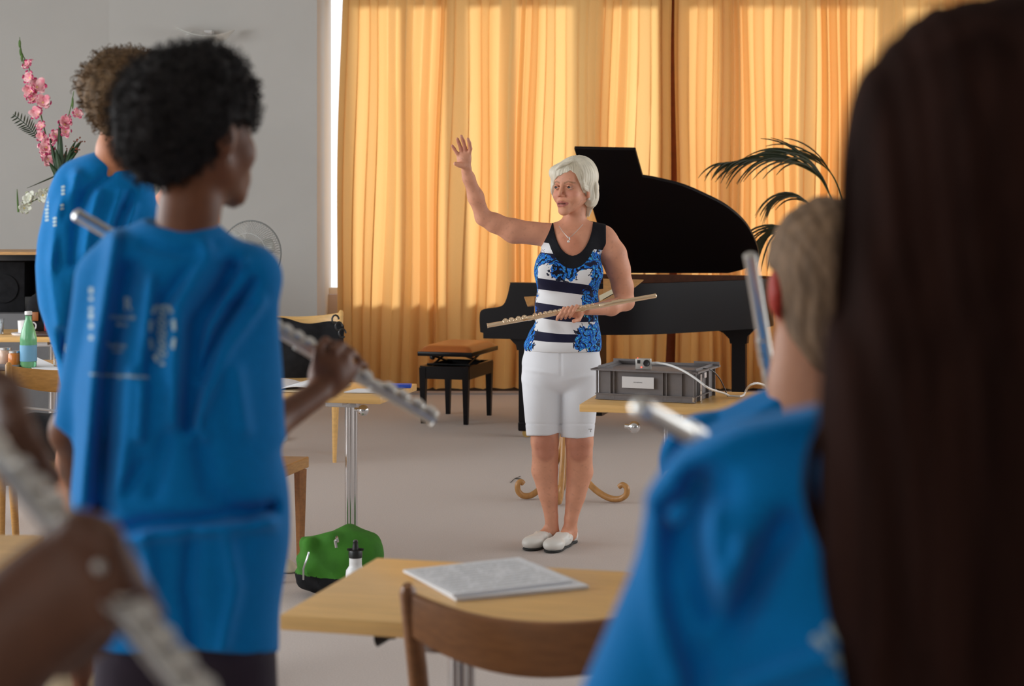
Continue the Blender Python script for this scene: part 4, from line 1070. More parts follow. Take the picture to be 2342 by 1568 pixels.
def w_upper(B):
    B.cone(J(1309,520,.01), J(1319,470,.022), .047, .045, k=.02)
    B.cone(J(1312,508,.02), J(1252,529,.01), .022, .026, k=.03); B.cone(J(1312,508,.02), J(1385,533,.01), .024, .030, k=.03)
Bw = Body(.02); w_torso(Bw); w_upper(Bw)
# raised right arm
sR = J(1243,536,.01); mR = J(1175,528,-.01); eR = J(1105,497,-.03); f1 = J(1088,450,-.06); wR = J(1066.5,392,-.10)
Bw.chain([sR, mR, J(1130,509,-.02), eR], [J.r(27),J.r(26.5),J.r(21),J.r(17)], k=.02); Bw.chain([eR, f1, J(1072,407,-.09), wR], [J.r(17),J.r(17.2),J.r(12.8),J.r(11.5)], k=.02)
def cp(cx, cy, dy=0): return J(1020+cx/10.456, 290+cy/10.453, -.12+dy)
Bw.ell(cp(430,760), (.031,.014,.038), k=.014); Bw.cone(cp(500,980,.01), cp(440,760,0), .019, .020, k=.014); Bw.ell(cp(520,680,-.002), (.012,.012,.026), k=.012)
def fing(B, pts, r0, r1, k=.004): B.chain(pts, [r0+(r1-r0)*i/(len(pts)-1) for i in range(len(pts))], k=k)
fing(Bw, [cp(310,720), cp(255,620,-.004), cp(195,520,-.01), cp(152,455,-.018)], .0078, .0060)
fing(Bw, [cp(390,650), cp(360,530,-.008), cp(310,390,-.018), cp(272,290,-.03)], .0086, .0068)
fing(Bw, [cp(465,640), cp(455,500,-.012), cp(415,340,-.024), cp(368,225,-.036)], .0088, .0068)
fing(Bw, [cp(550,660,-.004), cp(585,520,-.016), cp(560,380,-.03), cp(525,290,-.042)], .0086, .0066)
fing(Bw, [cp(500,960,.0), cp(400,925,-.014), cp(310,905,-.022), cp(225,880,-.03)], .0115, .0085, k=.01)
# left arm, bent, hand round the flute
sL = J(1393,555,.012); eL = J(1431,690,.035); wL = J(1343,708,-.135)
Bw.chain([sL, J(1404,582,.015), J(1414,615,.02), J(1424,655,.03), eL], [J.r(24),J.r(27),J.r(25),J.r(22),J.r(19.5)], k=.03); Bw.chain([eL, J(1398,703,-.04), wL], [J.r(18),J.r(17.5),J.r(12)], k=.02)
FA = J(1502,675.5,-.175); FB = J(1114,744.5,-.195)
Bw.ell(J(1316,713,-.16), (.033,.016,.026), k=.012)
for i, x in enumerate((1322,1312,1302,1293)):
    yb = 676+(1502-x)*.178
    fing(Bw, [J(x,yb-6,-.168), J(x-3,yb-8,-.196), J(x-9,yb+2,-.212), J(x-17,yb+12,-.206), J(x-19,yb+17,-.19)], .0082, .0064, k=.003)
fing(Bw, [J(1330,718,-.15), J(1323,730,-.175), J(1312,734,-.20)], .0105, .008, k=.008)
# legs
for xs in (((1243,860,.01),(1246,1010,.0),(1247,1035,.0),(1246,1075,.022),(1254,1130,.02),(1261,1180,.015),(1263,1215,.02)), ((1326,860,.01),(1325,1010,.0),(1325,1035,.0),(1326,1078,.025),(1316,1135,.02),(1306,1185,.01),(1303,1222,.015))):
    Bw.chain([J(*q) for q in xs], [.070,.060,.056,.0575,.042,.0285,.030], k=.008)
FT = [(np.array([.172,7.615,.035]), np.array([.088,7.46,.022])), (np.array([.256,7.60,.035]), np.array([.176,7.415,.022]))]
for a, b in FT: Bw.cone(a+[0,0,.02], b, .028, .024, k=.02)
face(Bw, HW)
mouthcut = [(-.017,.088,-.0690),(0,.097,-.0695),(.017,.088,-.0690)]
HW.chain(Bw, mouthcut, [.0018,.0036,.0018]); Bw.ops[-1] = ('s',)+Bw.ops[-1][1:4]+(.002,); Bw.ops[-2] = ('s',)+Bw.ops[-2][1:4]+(.002,)
for s in (-1,1):   # eyelids
    HW.chain(Bw, [(s*.018,.0785,.000),(s*.024,.0835,.0055),(s*.031,.0850,.0072),(s*.039,.0815,.0045),(s*.045,.075,-.001)], [.0022,.0030,.0032,.0028,.002], k=.004)
    HW.chain(Bw, [(s*.018,.0785,-.001),(s*.031,.0835,-.0085),(s*.045,.075,-.002)], [.002,.0026,.002], k=.004)
base = srgb(222,158,128); 
def wcol(P):
    C = np.repeat(np.array(base[:3])[None], len(P), 0)
    n = vnoise(P[:,0]*60, P[:,1]*60, P[:,2]*60, 3)[:,None]; C = C*(1+.10*n)
    H = HW
    q_ = H.loc(P[:,0],P[:,1],P[:,2]); Q = np.stack([q_[0], q_[2], np.where(q_[1] > .05, 0, 1)], 1)
    C = lerpc(C, srgb(182,100,94), near(Q, [(-.024,-.0668,0),(-.006,-.0625,0),(.006,-.0625,0),(.024,-.0668,0)], .0058)*.8)
    C = lerpc(C, srgb(184,104,98), near(Q, [(-.022,-.0705,0),(-.010,-.0768,0),(.010,-.0768,0),(.022,-.0705,0)], .0062)*.8)
    C = lerpc(C, srgb(64,28,28), near(Q, [(-.018,-.0692,0),(.018,-.0692,0)], .0026)*.9)
    for s in (-1,1):
        C = lerpc(C, srgb(150,110,78), near(np.stack([*(lambda q: (q[0], q[2], np.where(q[1] > .035, 0, 1)))(H.loc(P[:,0],P[:,1],P[:,2]))], 1), [(s*.012,.0175,0),(s*.028,.0245,0),(s*.046,.019,0)], .0042)*.7)
        C = lerpc(C, srgb(112,72,56), near(P, [H(s*.018,.080,.003),H(s*.031,.085,.0055),H(s*.044,.077,.0015)], .0042)*.85)
        C = lerpc(C, srgb(214,130,112), near(P, [H(s*.036,.075,-.032)], .02)*.0 if False else near(P, [H(s*.03,.08,-.03),H(s*.045,.06,-.028)], .022)*.35)
    C = lerpc(C, srgb(198,108,88), near(P, [H(-.006,.1,-.034),H(.006,.1,-.034)], .014)*.35)
    hnd = near(P, [cp(300,400),cp(500,350)], .05)*.35; C = lerpc(C, srgb(200,112,98), hnd)
    kn = np.maximum(near(P, [J(1246,1015,-.06),J(1247,1030,-.06)], .06), near(P, [J(1325,1015,-.06),J(1325,1032,-.06)], .06))*.5
    C = lerpc(C, srgb(170,98,80), kn)
    chest = near(P, [J(1300,560,-.1),J(1305,590,-.1)], .07)*.5; C = lerpc(C, srgb(206,128,98), chest)
    fr = (vnoise(P[:,0]*260, P[:,1]*260, P[:,2]*260, 8) > .52); C[fr] *= .9
    return C
hlo = HW.C-np.array([.125,.125,.135]); hhi = HW.C+np.array([.125,.125,.13])
skin('body', Bw, SKIN, rw, h=.0045, fine=[(hlo, hhi, .002), (cp(100,1100,-.07), cp(700,150,.06), .002) if False else (np.array([cp(100,0)[0], cp(0,0)[1]-.075, cp(0,1010)[2]]), np.array([cp(720,0)[0], cp(0,0)[1]+.05, cp(0,130)[2]]), .002), (J(1270,745,-.24), J(1345,670,-.12), .002)], color=wcol, smooth=1)
EYE = mat('eye_white', (.45,.43,.42,1), .2); IRIS = mat('grey_blue_iris', srgb(30,34,38), .15)
for s in (-1,1):
    e = MB().ball(HW(s*.031,.0725,-.001), .0108).build('eye', EYE, rw)
    MB().ball(HW(s*.0315-.002,.0785,-.0005), .0066).build('iris', IRIS, e)
MB().ball(HW(.078,-.004,-.046), .0055).build('earring', mat('pearl', (.8,.78,.74,1), .2), rw)
# hair
def whair():
    B = Body(.02)
    HW.ell(B, (0,-.016,.040), (.089,.106,.090)); HW.ell(B, (.012,-.03,.056), (.076,.088,.083), k=.02); HW.ell(B, (.0,-.070,-.02), (.066,.048,.062), k=.03)
    HW.ell(B, (.062,-.045,-.03), (.030,.045,.052), k=.02); HW.ell(B, (-.06,.01,.0), (.030,.05,.058), k=.02); HW.ell(B, (-.035,.05,.062), (.048,.04,.036), k=.02)
    th_k = np.radians([-180,-140,-110,-85,-66,-54,-44,-30,-12,8,22,34,44,54,66,80,92,104,130,180]); u_k = [-.09,-.085,-.07,-.055,-.050,-.030,.000,.024,.044,.060,.070,.056,.028,.000,-.020,-.022,-.052,-.078,-.088,-.09]
    def cut(D, x, y, z):
        r, f, u = HW.loc(x, y, z); th = np.arctan2(r, f+.01)
        uh = np.interp(th, th_k, u_k)
        al = np.arctan2(r-.018, (f-.03)*1.0); ph = np.hypot(r-.018, f-.03)
        streak = .0009*np.sin(30*al+22*ph+4*np.sin(3*al))+.0007*np.sin(71*al+1.5-18*ph)
        D = D-streak
        return np.maximum(D, (uh+.0012*np.sin(th*23)-u)*.6)
    B.disp(cut)
    # separate locks: fringe sweep, sideburn, nape wisps
    L = []
    def lock(pts, r0=.007, r1=.0012):
        L.append((pts, [r0*(math.sin(PI*(.25+.7*i/(len(pts)-1))))+r1 for i in range(len(pts))]))
    for i in range(15):
        t = i/14; a = (.020-.006*t,.066-.01*t,.104-.006*t)
        lock([a, (-.012-.012*t,.088-.004*t,.088-.010*t), (-.040-.012*t,.076-.012*t,.062-.018*t), (-.062-.006*t,.048-.016*t,.028-.05*t)], .0042)
    for i in range(7):
        t = i/6; lock([(.034+.02*t,.052-.03*t,.095), (.060+.012*t,.050-.03*t,.066), (.071+.006*t,.040-.028*t,.030), (.074+.004*t,.026-.022*t,-.008-.008*t)], .0045)
    for i in range(7):
        t = i/6; lock([(.078-.004*t,-.03-.02*t,.05), (.090-.006*t,-.036-.02*t,.01), (.088-.01*t,-.040-.02*t,-.035), (.074-.014*t,-.044-.014*t,-.075-.01*math.sin(5*t))], .0075)
    for i in range(3): lock([(.072-.01*i,-.045,-.04), (.062-.01*i,-.052,-.075), (.052-.01*i,-.054,-.10), (.050-.012*i,-.050,-.118-.006*i)], .006)
    lock([(-.078,.03,.02),(-.077,.03,-.015),(-.072,.03,-.045)], .008); lock([(-.072,.046,.02),(-.074,.04,-.01),(-.07,.038,-.035)], .007)
    for pts, rad in L: pass
    return B, L
Bh, locks = whair()
HAIRS = attr_mat('silver_hair', .45, .4, noise=.16, nscale=40, stretch=(1,1,.3), bump=.25, bscale=160)
def haircol(P):
    n = vnoise(P[:,0]*180, P[:,1]*180, P[:,2]*50, 5)[:,None]
    C = np.repeat(np.array(srgb(238,230,210)[:3])[None], len(P), 0)*(1+.12*n); r, f, u = HW.loc(P[:,0], P[:,1], P[:,2])
    return lerpc(C, srgb(196,180,150), (near(P, [HW(.03,.05,.09),HW(.06,.05,.05)], .03)*.5))
ho = skin('hair', Bh, HAIRS, rw, h=.0026, color=haircol, smooth=1)
Bl = Body(.003)
for pts, rad in locks:
    cp_ = catmull([HW(*p).tolist() for p in pts], 4); rr = np.interp(np.linspace(0,1,len(cp_)), np.linspace(0,1,len(rad)), rad)
    Bl.chain([np.array(p) for p in cp_], list(rr), k=.003)
skin('hair_locks', Bl, HAIRS, ho, h=.0022, color=haircol, smooth=1)
# striped top
Bt = Body(.02); w_torso(Bt)
Bt.cone(J(1312,510,.02), J(1258,530,.012), .018, .022, k=.03); Bt.cone(J(1312,510,.02), J(1378,532,.012), .020, .026, k=.03)
Bt.ell(J(1286,790,.0), (J.r(84),.120,J.r(28)), k=.03)
def topcut(D, x, y, z):
    D = D-.004*np.exp(-((z-J(0,745)[2])/.05)**2)*np.sin(60*x+25*z)
    D = np.maximum(D-.007, -(D-.007+.010))
    px, py = pxy(x, y, z)
    yh = 803+4*np.sin((px-1195)/60.)
    D = np.maximum(D, (py-yh)/529)
    # neckline: deep scoop at the front, shallow at the back
    fr = y < 7.575
    cx = 1311+(py-510)*-.02; hw = 45*np.sqrt(np.clip(1-((py-500)/84.)**2, 0, 1)); hb = 40*np.sqrt(np.clip(1-((py-495)/30.)**2, 0, 1))
    inside = np.where(fr, hw, hb)-np.abs(px-cx)
    inside = np.where(py < 500, 60-np.abs(px-cx), inside)
    D = np.maximum(D, inside/529)
    # armholes
    xl = 1250-np.clip((py-512)/60., 0, 1)*30+np.clip((py-570)/20.,0,1)*-60; xr = 1386+np.clip((py-545)/45.,0,1)*4+np.clip((py-588)/15.,0,1)*80
    D = np.maximum(D, (xl-px)/529); D = np.maximum(D, (px-xr)/529)
    return D
Bt.disp(topcut)
def mask_top(me, P):
    px, py = pxy(P[:,0], P[:,1], P[:,2])
    tilt = np.interp(py, [560,640,700,770,805], [.12,.14,.12,.03,.0]); sag = np.interp(py, [690,740,780,805],[0,8,6,0])*np.sin(np.clip((px-1210)/170,0,1)*PI)
    pe = py-tilt*(px-1240)-sag
    bnd = [577,601,637,661,693,724,755,777,830]
    st = np.full(len(P), -9.0)
    for a, b in ((577,600),(637,662),(693,724),(755,777)):
        st = np.maximum(st, np.minimum(pe-a, b-pe))
    front = P[:,1] < 7.60
    g = lambda cx, cy, sx, sy: np.exp(-((px-cx)/sx)**2-((py-cy)/sy)**2)
    fm = np.maximum.reduce([1.1*g(1300,606,50,20), 1.2*g(1287,622,34,20), 1.15*g(1240,592,22,16), 1.1*g(1345,590,28,14), 1.2*g(1372,640,22,60), 1.1*g(1372,700,20,60), 1.25*g(1358,775,34,36), 1.1*g(1222,640,9,60), 1.2*g(1212,730,14,70), 1.1*g(1205,780,10,30), .9*g(1345,700,18,40), .9*g(1330,790,16,20)])
    fm = np.where(front, fm, 0)
    dn = np.abs(px-1309)/45.; yy = (py-500)/84.
    e = np.sqrt(dn**2+np.clip(yy,0,9)**2)
    col = np.where(front, np.maximum(1.36-e, (554+.13*(px-1240)-py)/40), .3*(527-py)/20)          # >0 inside the black lace collar
    trim = np.maximum(4-(xr_(py)-px), 3.0-(px-xl_(py)))
    for nm, v in (('st', st), ('fm', fm), ('colr', np.maximum(col, np.where(py<600, trim*.1, -1)))):
        a = me.attributes.new(nm, 'FLOAT', 'POINT'); a.data.foreach_set('value', v.astype(np.float32))
def xl_(py): return 1250-np.clip((py-512)/60., 0, 1)*30
def xr_(py): return 1386+np.clip((py-545)/45.,0,1)*4
def topmat():
    m = bpy.data.materials.new('striped_floral_knit'); m.use_nodes = True; nt = m.node_tree; b = nt.nodes['Principled BSDF']; b.inputs['Roughness'].default_value = .75; b.inputs['Specular IOR Level'].default_value = .2
    N = nt.nodes.new; L = nt.links.new
    def attr(n): a = N('ShaderNodeAttribute'); a.attribute_name = n; return a.outputs['Fac']
    def math_(op, a, bb, clamp=False):
        q = N('ShaderNodeMath'); q.operation = op; q.use_clamp = clamp
        for i, v in enumerate((a, bb)):
            if isinstance(v, (int, float)): q.inputs[i].default_value = v
            elif v is not None: L(v, q.inputs[i])
        return q.outputs[0]
    def mix(f, a, c):
        q = N('ShaderNodeMix'); q.data_type = 'RGBA'
        if isinstance(f, (int,float)): q.inputs[0].default_value = f
        else: L(f, q.inputs[0])
        for i, v in ((6,a),(7,c)):
            if isinstance(v, tuple): q.inputs[i].default_value = v
            else: L(v, q.inputs[i])
        return q.outputs[2]
    tc = N('ShaderNodeTexCoord').outputs['Object']
    n1 = N('ShaderNodeTexNoise'); n1.inputs['Scale'].default_value = 16; n1.inputs['Detail'].default_value = 1; n1.inputs['Distortion'].default_value = 2.0; L(tc, n1.inputs['Vector'])
    n2 = N('ShaderNodeTexNoise'); n2.inputs['Scale'].default_value = 34; n2.inputs['Detail'].default_value = 2; n2.inputs['Distortion'].default_value = 5; L(tc, n2.inputs['Vector'])
    wv = N('ShaderNodeTexWave'); wv.wave_type = 'RINGS'; wv.inputs['Scale'].default_value = 20; wv.inputs['Distortion'].default_value = 14; wv.inputs['Detail'].default_value = 2; wv.inputs['Detail Scale'].default_value = 1.2; L(tc, wv.inputs['Vector'])
    stripe = math_('GREATER_THAN', attr('st'), 0.0)
    c = mix(stripe, (.80,.80,.82,1), (.013,.013,.038,1))
    ramp = N('ShaderNodeValToRGB'); L(n2.outputs['Fac'], ramp.inputs[0]); cr = ramp.color_ramp
    cr.elements[0].position = .30; cr.elements[0].color = (.008,.01,.03,1); cr.elements[1].position = .72; cr.elements[1].color = (.35,.75,.85,1)
    for p_, cc in ((.36,(.012,.03,.22,1)),(.43,(.01,.10,.66,1)),(.50,(.02,.26,.88,1)),(.56,(.01,.05,.36,1)),(.61,(.06,.56,.76,1))):
        e = cr.elements.new(p_); e.color = cc
    lines = math_('LESS_THAN', wv.outputs['Fac'], .17)
    fl = mix(lines, ramp.outputs[0], (.008,.009,.02,1))
    edge = math_('ADD', attr('fm'), math_('MULTIPLY', math_('SUBTRACT', n1.outputs['Fac'], .5), 1.2))
    fmask = math_('GREATER_THAN', edge, .52)
    c = mix(fmask, c, fl)
    halo = math_('MULTIPLY', math_('MULTIPLY', math_('GREATER_THAN', edge, .34), math_('LESS_THAN', wv.outputs['Fac'], .22)), math_('LESS_THAN', edge, .53))
    c = mix(halo, c, (.03,.035,.06,1))
    lace = N('ShaderNodeTexVoronoi'); lace.inputs['Scale'].default_value = 70; L(tc, lace.inputs['Vector'])
    lc = mix(math_('LESS_THAN', lace.outputs['Distance'], .13), (.008,.008,.012,1), (.03,.03,.04,1))
    c = mix(math_('GREATER_THAN', attr('colr'), 0.0), c, lc)
    L(c, b.inputs['Base Color']); return m
to = skin('striped_top', Bt, topmat(), rw, h=.0034, smooth=1)
P = np.zeros(len(to.data.vertices)*3); to.data.vertices.foreach_get('co', P); mask_top(to.data, P.reshape(-1,3))
# white shorts
Bs = Body(.02)
Bs.ell(J(1284,830,.01), (J.r(91),.125,J.r(58))); Bs.ell(J(1286,790,.0), (J.r(84),.118,J.r(40)), k=.04)
Bs.cone(J(1250,856,.0), J(1316,856,.0), J.r(45), J.r(45), k=.03); Bs.cone(J(1238,862,.01), J(1242,1000,.005), J.r(46), J.r(38.5), k=.012); Bs.cone(J(1328,862,.01), J(1320,1010,.005), J.r(47), J.r(36.5), k=.012)
def shc(D, x, y, z):
    px, py = pxy(x, y, z)
    cr = .004*np.exp(-((px-1238)/40.)**2-((py-850-(px-1238)*.15)/5.)**2)+.004*np.exp(-((px-1330)/36.)**2-((py-862+(px-1330)*.2)/6.)**2)+.003*np.exp(-((px-1215)/22.)**2-((py-880-(px-1215)*.5)/5.)**2)
    hemline = .0025*(np.exp(-((py-968)/2.0)**2))*0
    D = D-cr+.0025*np.exp(-((py-969)/1.6)**2)-.003*vnoise(x*30,y*30,z*12,6)+.003*np.exp(-((px-1283)/3.)**2)*(py<860)
    D = np.maximum(D, -(D+.011))
    yh = np.where(px < 1281.5, 996-6*np.exp(-((px-1278)/14.)**2), 1003-4*np.abs(px-1320)/36.)
    D = np.maximum(D, (py-yh)/529); return np.maximum(D, (780-py)/529)
Bs.disp(shc)
so = skin('shorts', Bs, mat('white_cotton', (.80,.81,.85,1), .8, spec=.2, bump=.1, bscale=300), rw, h=.0038, smooth=1)
MB().box(J(1350,981,-.062), (.016,.004,.003)).box(J(1351,985,-.062),(.003,.004,.01)).build('hem_ornament', STEEL, so)
# loafers
LOAF = mat('white_leather', (.74,.72,.68,1), .4)
for (a, b_) in FT:
    a = np.array(a); b_ = np.array(b_); d = (b_-a); d[2] = 0; L_ = np.linalg.norm(d); d /= L_; sd = np.array([-d[1], d[0], 0]); Mx = np.stack([sd, d, [0,0,1.0]])
    B = Body(.02); heel = a*1.0; heel[2] = .033; toe = b_+d*.012; toe[2] = .026; mid = (a+b_)/2; mid[2] = .033
    B.ell(heel, (.031,.036,.036), R=Mx); B.ell(mid, (.038,.085,.034), R=Mx); B.ell(b_+d*.0+[0,0,.008], (.042,.058,.028), R=Mx); B.ell(toe-d*.02, (.038,.042,.022), R=Mx)
    anc = a-d*(-.03); op = a+d*.035; 
    def cutf(D, x, y, z, a=a, d=d, sd=sd):
        t = (x-a[0])*d[0]+(y-a[1])*d[1]; w = (x-a[0])*sd[0]+(y-a[1])*sd[1]
        D = np.minimum(D, 9); D = np.where(True, D, D)
        ox = np.sqrt(((t-.035)/.062)**2+(w/.029)**2)
        D = np.maximum(D, np.minimum((1-ox)*.03, (z-.022)))          # foot opening
        g = np.sqrt(((t-.13)/.075)**2+(w/.034)**2)
        D = D+.0018*np.exp(-((g-1)/.06)**2)*(z > .03)-.003*np.exp(-((t-.105)/.008)**2)*(z > .035)
        D = np.maximum(D, z-.064-.02*np.clip(-t/.05,0,1)); return np.maximum(D, .004-z)
    B.disp(cutf)
    s_ = skin('shoe', B, LOAF, rw, h=.0028, smooth=1)
    B2 = Body(.02); B2.ell(heel*[1,1,0]+[0,0,.006], (.030,.036,.008), R=Mx); B2.ell(mid*[1,1,0]+[0,0,.006], (.036,.085,.008), R=Mx); B2.ell(b_*[1,1,0]+[0,0,.006], (.040,.055,.008), R=Mx)
    B2.disp(lambda D,x,y,z: np.maximum(D, .0005-z)); skin('sole', B2, mat('black_rubber', (.02,.02,.02,1), .7), s_, h=.003, smooth=1)
# necklace
nk = catmull([J(1279,517,-.052).tolist(), J(1290,533,-.088).tolist(), J(1302,542,-.103).tolist(), J(1316,531,-.092).tolist(), J(1333,513,-.055).tolist()], 6)
n_ = MB().tube(nk, .0013, 6).build('necklace', SILVER, rw)
b = MB(); b.ball(J(1300,552,-.112), .0055); b.tube([J(1302,543,-.106), J(1303,548,-.11)], .003, 8); b.tube([J(1296,540,-.104), J(1300,544,-.108)], .0018, 6); b.build('pendant', MATS['pearl'], n_)
flute('gold flute held in front of the woman with silver hair', FA, FB, (0,-.55,.83), GOLD, L=(Vector(FB)-Vector(FA)).length, lip=.75)

# ---------- shared: tee shirt cloth ----------
TEE = mat('bright_blue_cotton', srgb(0,128,204), .85, spec=.15, sheen=.1, noise=.05, nscale=80, bump=.12, bscale=260)
PRINT = mat('pale_screen_print', srgb(190,215,220), .8)
def decals(sh, name, polys):
    dg = bpy.context.evaluated_depsgraph_get(); bvh = BVHTree.FromObject(sh, dg); b = MB(); o = Vector((0,0,CH))
    mi = sh.matrix_world
    for poly in polys:
        vs = []
        for (x, y) in poly:
            d = (W(x,y,1.0)-o).normalized(); h = bvh.ray_cast(sh.matrix_world.inverted() @ o, d)
            if h[0] is None: break
            vs.append(b.bm.verts.new(h[0]-d*.0012))
        else:
            try: b.bm.faces.new(vs)
            except Exception: pass
    return local(b.build(name, PRINT, sh, smooth=False))
def stroke(pts, w, n=8):
    out = []; P_ = [Vector(p) for p in pts]
    for a, c in zip(P_[:-1], P_[1:]):
        d = (c-a); nr_ = Vector((-d.y, d.x)).normalized()*w/2; m = max(1, int(d.length/n))
        for i in range(m):
            p, q = a+d*(i/m), a+d*((i+1)/m); out.append([tuple(p-nr_),tuple(q-nr_),tuple(q+nr_),tuple(p+nr_)])
    return out
# ---------- student with dark curly hair ----------
A = Px(2.45)
ra_ = thing('person', 'student with dark curly hair and blue printed T-shirt, holding a flute, seen from behind', 'person', (A(410,1500)[0], 2.45, 0))
HA = Head(A(452,300,.01), math.radians(137), .92, roll=0)
Ba = Body(.025)
Ba.chain([A(425,540,.0), A(435,470,0), A(450,400,.01)], [A.r(74),A.r(62),A.r(64)]); Ba.chain([A(425,590,.04), A(290,650,.06), A(240,680,.05)], [A.r(30),A.r(22),A.r(22)]); Ba.chain([A(430,590,.04), A(520,680,.08), A(550,780,.04)], [A.r(30),A.r(22),A.r(22)])
Ba.cone(A(405,730,.03), A(410,1400,.02), .062, .09, flat=(0,1,0), fr=.6, k=.03)
Ba.chain([A(550,770,.03), A(540,880,.02), A(492,1058,.03)], [A.r(24),A.r(38),A.r(38)]); Ba.chain([A(492,1058,.03), A(600,985,.12), A(724,902,.22)], [A.r(40),.0265,.0205], k=.03)
Ba.ell(A(748,862,.25), (.030,.024,.036), k=.02); Ba.ell(A(775,850,.27), (.026,.02,.03), k=.015)
fing(Ba, [A(722,840,.235), A(727,800,.24), A(744,778,.265), A(762,790,.295)], .0088, .0075)
fing(Ba, [A(748,835,.25), A(762,803,.25), A(779,787,.275), A(795,800,.305)], .0090, .0075)
fing(Ba, [A(772,848,.265), A(788,820,.26), A(804,805,.285), A(818,818,.315)], .0088, .0073)
fing(Ba, [A(790,868,.28), A(810,845,.275), A(827,828,.295), A(838,840,.32)], .0080, .0066)
fing(Ba, [A(730,880,.25), A(745,860,.28), A(772,838,.31)], .011, .009)
Ba.chain([A(235,660,.03), A(185,850,.03), A(158,985,.06), A(205,1180,.18), A(200,1430,.22)], [A.r(28),A.r(32),.024,.023,.019]); Ba.ell(A(188,1500,.22), (.022,.03,.042)); fing(Ba, [A(190,1530,.22), A(195,1600,.21)], .010, .008); fing(Ba, [A(178,1530,.22), A(180,1605,.21)], .010, .008)
for s in (-1,1): Ba.chain([A(425,1480,.02)+[s*.055,0,0], np.array([A(415,0)[0]+s*.08, 2.46, .48]), np.array([A(415,0)[0]+s*.10, 2.47, .09]), np.array([A(415,0)[0]+s*.11, 2.57, .05])], [.06,.055,.04,.035])
face(Ba, HA, detail=False)
for s in (-1,1): HA.ell(Ba, (s*.082,-.008,-.008), (.009,.020,.034), k=.006)
def acol(P):
    C = np.repeat(np.array(srgb(124,76,50)[:3])[None], len(P), 0)
    return C*(1+.12*vnoise(P[:,0]*40,P[:,1]*40,P[:,2]*40,2)[:,None])
skin('body', Ba, SKIND, ra_, h=.0065, fine=[(A(690,940,.17), np.array(A(870,760,.36)), .003)] if False else (), color=acol)
CURL = mat('dark_curly_hair', srgb(40,36,36), .75, spec=.25, noise=.5, nscale=90, bump=.9, bscale=220)
Bc = Body(.03)
Bc.ell(A(425,255,-.0), (A.r(138),.105,A.r(135))); Bc.ell(A(355,300,-.02), (A.r(88),.07,A.r(100)), k=.04); Bc.ell(A(487,208,.01), (A.r(86),.085,A.r(84)), k=.03); Bc.ell(A(474,142,.0), (A.r(44),.035,A.r(32)), k=.02)
HA.ell(Bc, (0,-.02,.036), (.083,.10,.09), k=.02); Bc.ell(A(385,365,-.01), (A.r(58),.05,A.r(52)), k=.03); Bc.ell(A(548,255,.04), (A.r(28),.04,A.r(60)), k=.02)
def curl(D, x, y, z):
    D = D-.0075*vnoise(x*110,y*110,z*110,1)-.006*np.abs(vnoise(x*190,y*190,z*190,2))-.004*vnoise(x*420,y*420,z*420,3)
    px, py = pxy(x, y, z)
    ear = np.sqrt(((px-550)/36.)**2+((py-338)/62.)**2); D = np.maximum(D, (1-ear)*.02)
    return np.maximum(D, (np.minimum(py-(430-(px-400)*.62), px-395))/1633*.7)
Bc.disp(curl)
hc = skin('hair', Bc, CURL, ra_, h=.0045, smooth=1)
def fuzz(parent, hair, n, L, rad, m, seed, name='stray_curls', lim=None):
    rs = random.Random(seed); me = hair.data; b = MB(); N = len(me.polygons)
    for _ in range(n):
        p = me.polygons[rs.randrange(N)]; c = p.center.copy(); nn = p.normal.copy()
        if lim and not lim(c): continue
        t = nn.orthogonal().normalized(); t.rotate(Matrix.Rotation(rs.uniform(0,6.28), 3, nn)); l = L*rs.uniform(.5,1.3)
        b.tube([c, c+nn*l*.5+t*l*.1, c+nn*l*.85+t*l*.45, c+nn*l*.8+t*l*.8, c+nn*l*.45+t*l*.9], [rad,rad,rad*.8,rad*.6,rad*.3], 4, cap=False)
    o = b.build(name, m, None); o.parent = hair; o.matrix_parent_inverse = Matrix.Identity(4); o['kind'] = 'stuff'; return o
fuzz(ra_, hc, 2600, .011, .0007, CURL, 4)
b = MB(); rs = random.Random(2)
for (x, y) in ((570,178),(580,172),(586,190),(574,205),(462,108),(478,104),(492,110),(578,215)):
    c = Vector(A(x,y,.02)); b.tube([c+Vector((.010*math.cos(a), .004*math.sin(2*a), .009*math.sin(a)))+Vector((-.004*(6.3-a)/2,0,-.002)) for a in [i*.6 for i in range(11)]], .0013, 5)
b.build('loose_curls', CURL, hc)
def tee(name, parent, B, hem_px, cuffs, neck, folds, Y0, th=.008, h=.0055, up=.75, pl=None):
    th = .03
    folds = [(p_, w_*1.2, a_*1.9) for p_, w_, a_ in folds]
    s_ = FPX/Y0
    def f(D, x, y, z):
        px, py = pxy(x, y, z)
        D = D-.0035*vnoise(x*26, y*26, z*9, 12)
        D = foldfn(Y0, folds)(D, x, y, z)
        D = np.maximum(D, -(D+th))
        D = np.maximum(D, (py-hem_px-4*np.sin(px/40.))/s_)
        for (c, n) in cuffs: D = np.maximum(D, pl(x, y, z, c, n)) if pl else D
        c, r = neck
        e = np.sqrt(((x-c[0])/r[0])**2+((y-c[1])/r[1])**2+((z-c[2])/r[2])**2)
        return np.maximum(D, (1-e)*min(r))
    B.disp(f); return skin(name, B, TEE, parent, h=h, smooth=1)
Bsh = Body(.04)
Bsh.cone(A(262,612,.01), A(575,622,.015), A.r(56), A.r(58), flat=(0,1,0), fr=1.15); Bsh.cone(A(400,560,.0), A(430,560,0), A.r(62), A.r(62), k=.05)
Bsh.chain([A(385,680,.01), A(400,900,.01), A(415,1130,.02), A(428,1230,.02), A(420,1500,.02)], [A.r(185),A.r(205),A.r(228),A.r(212),A.r(216)], flat=(0,1,0), fr=.66, k=.03)
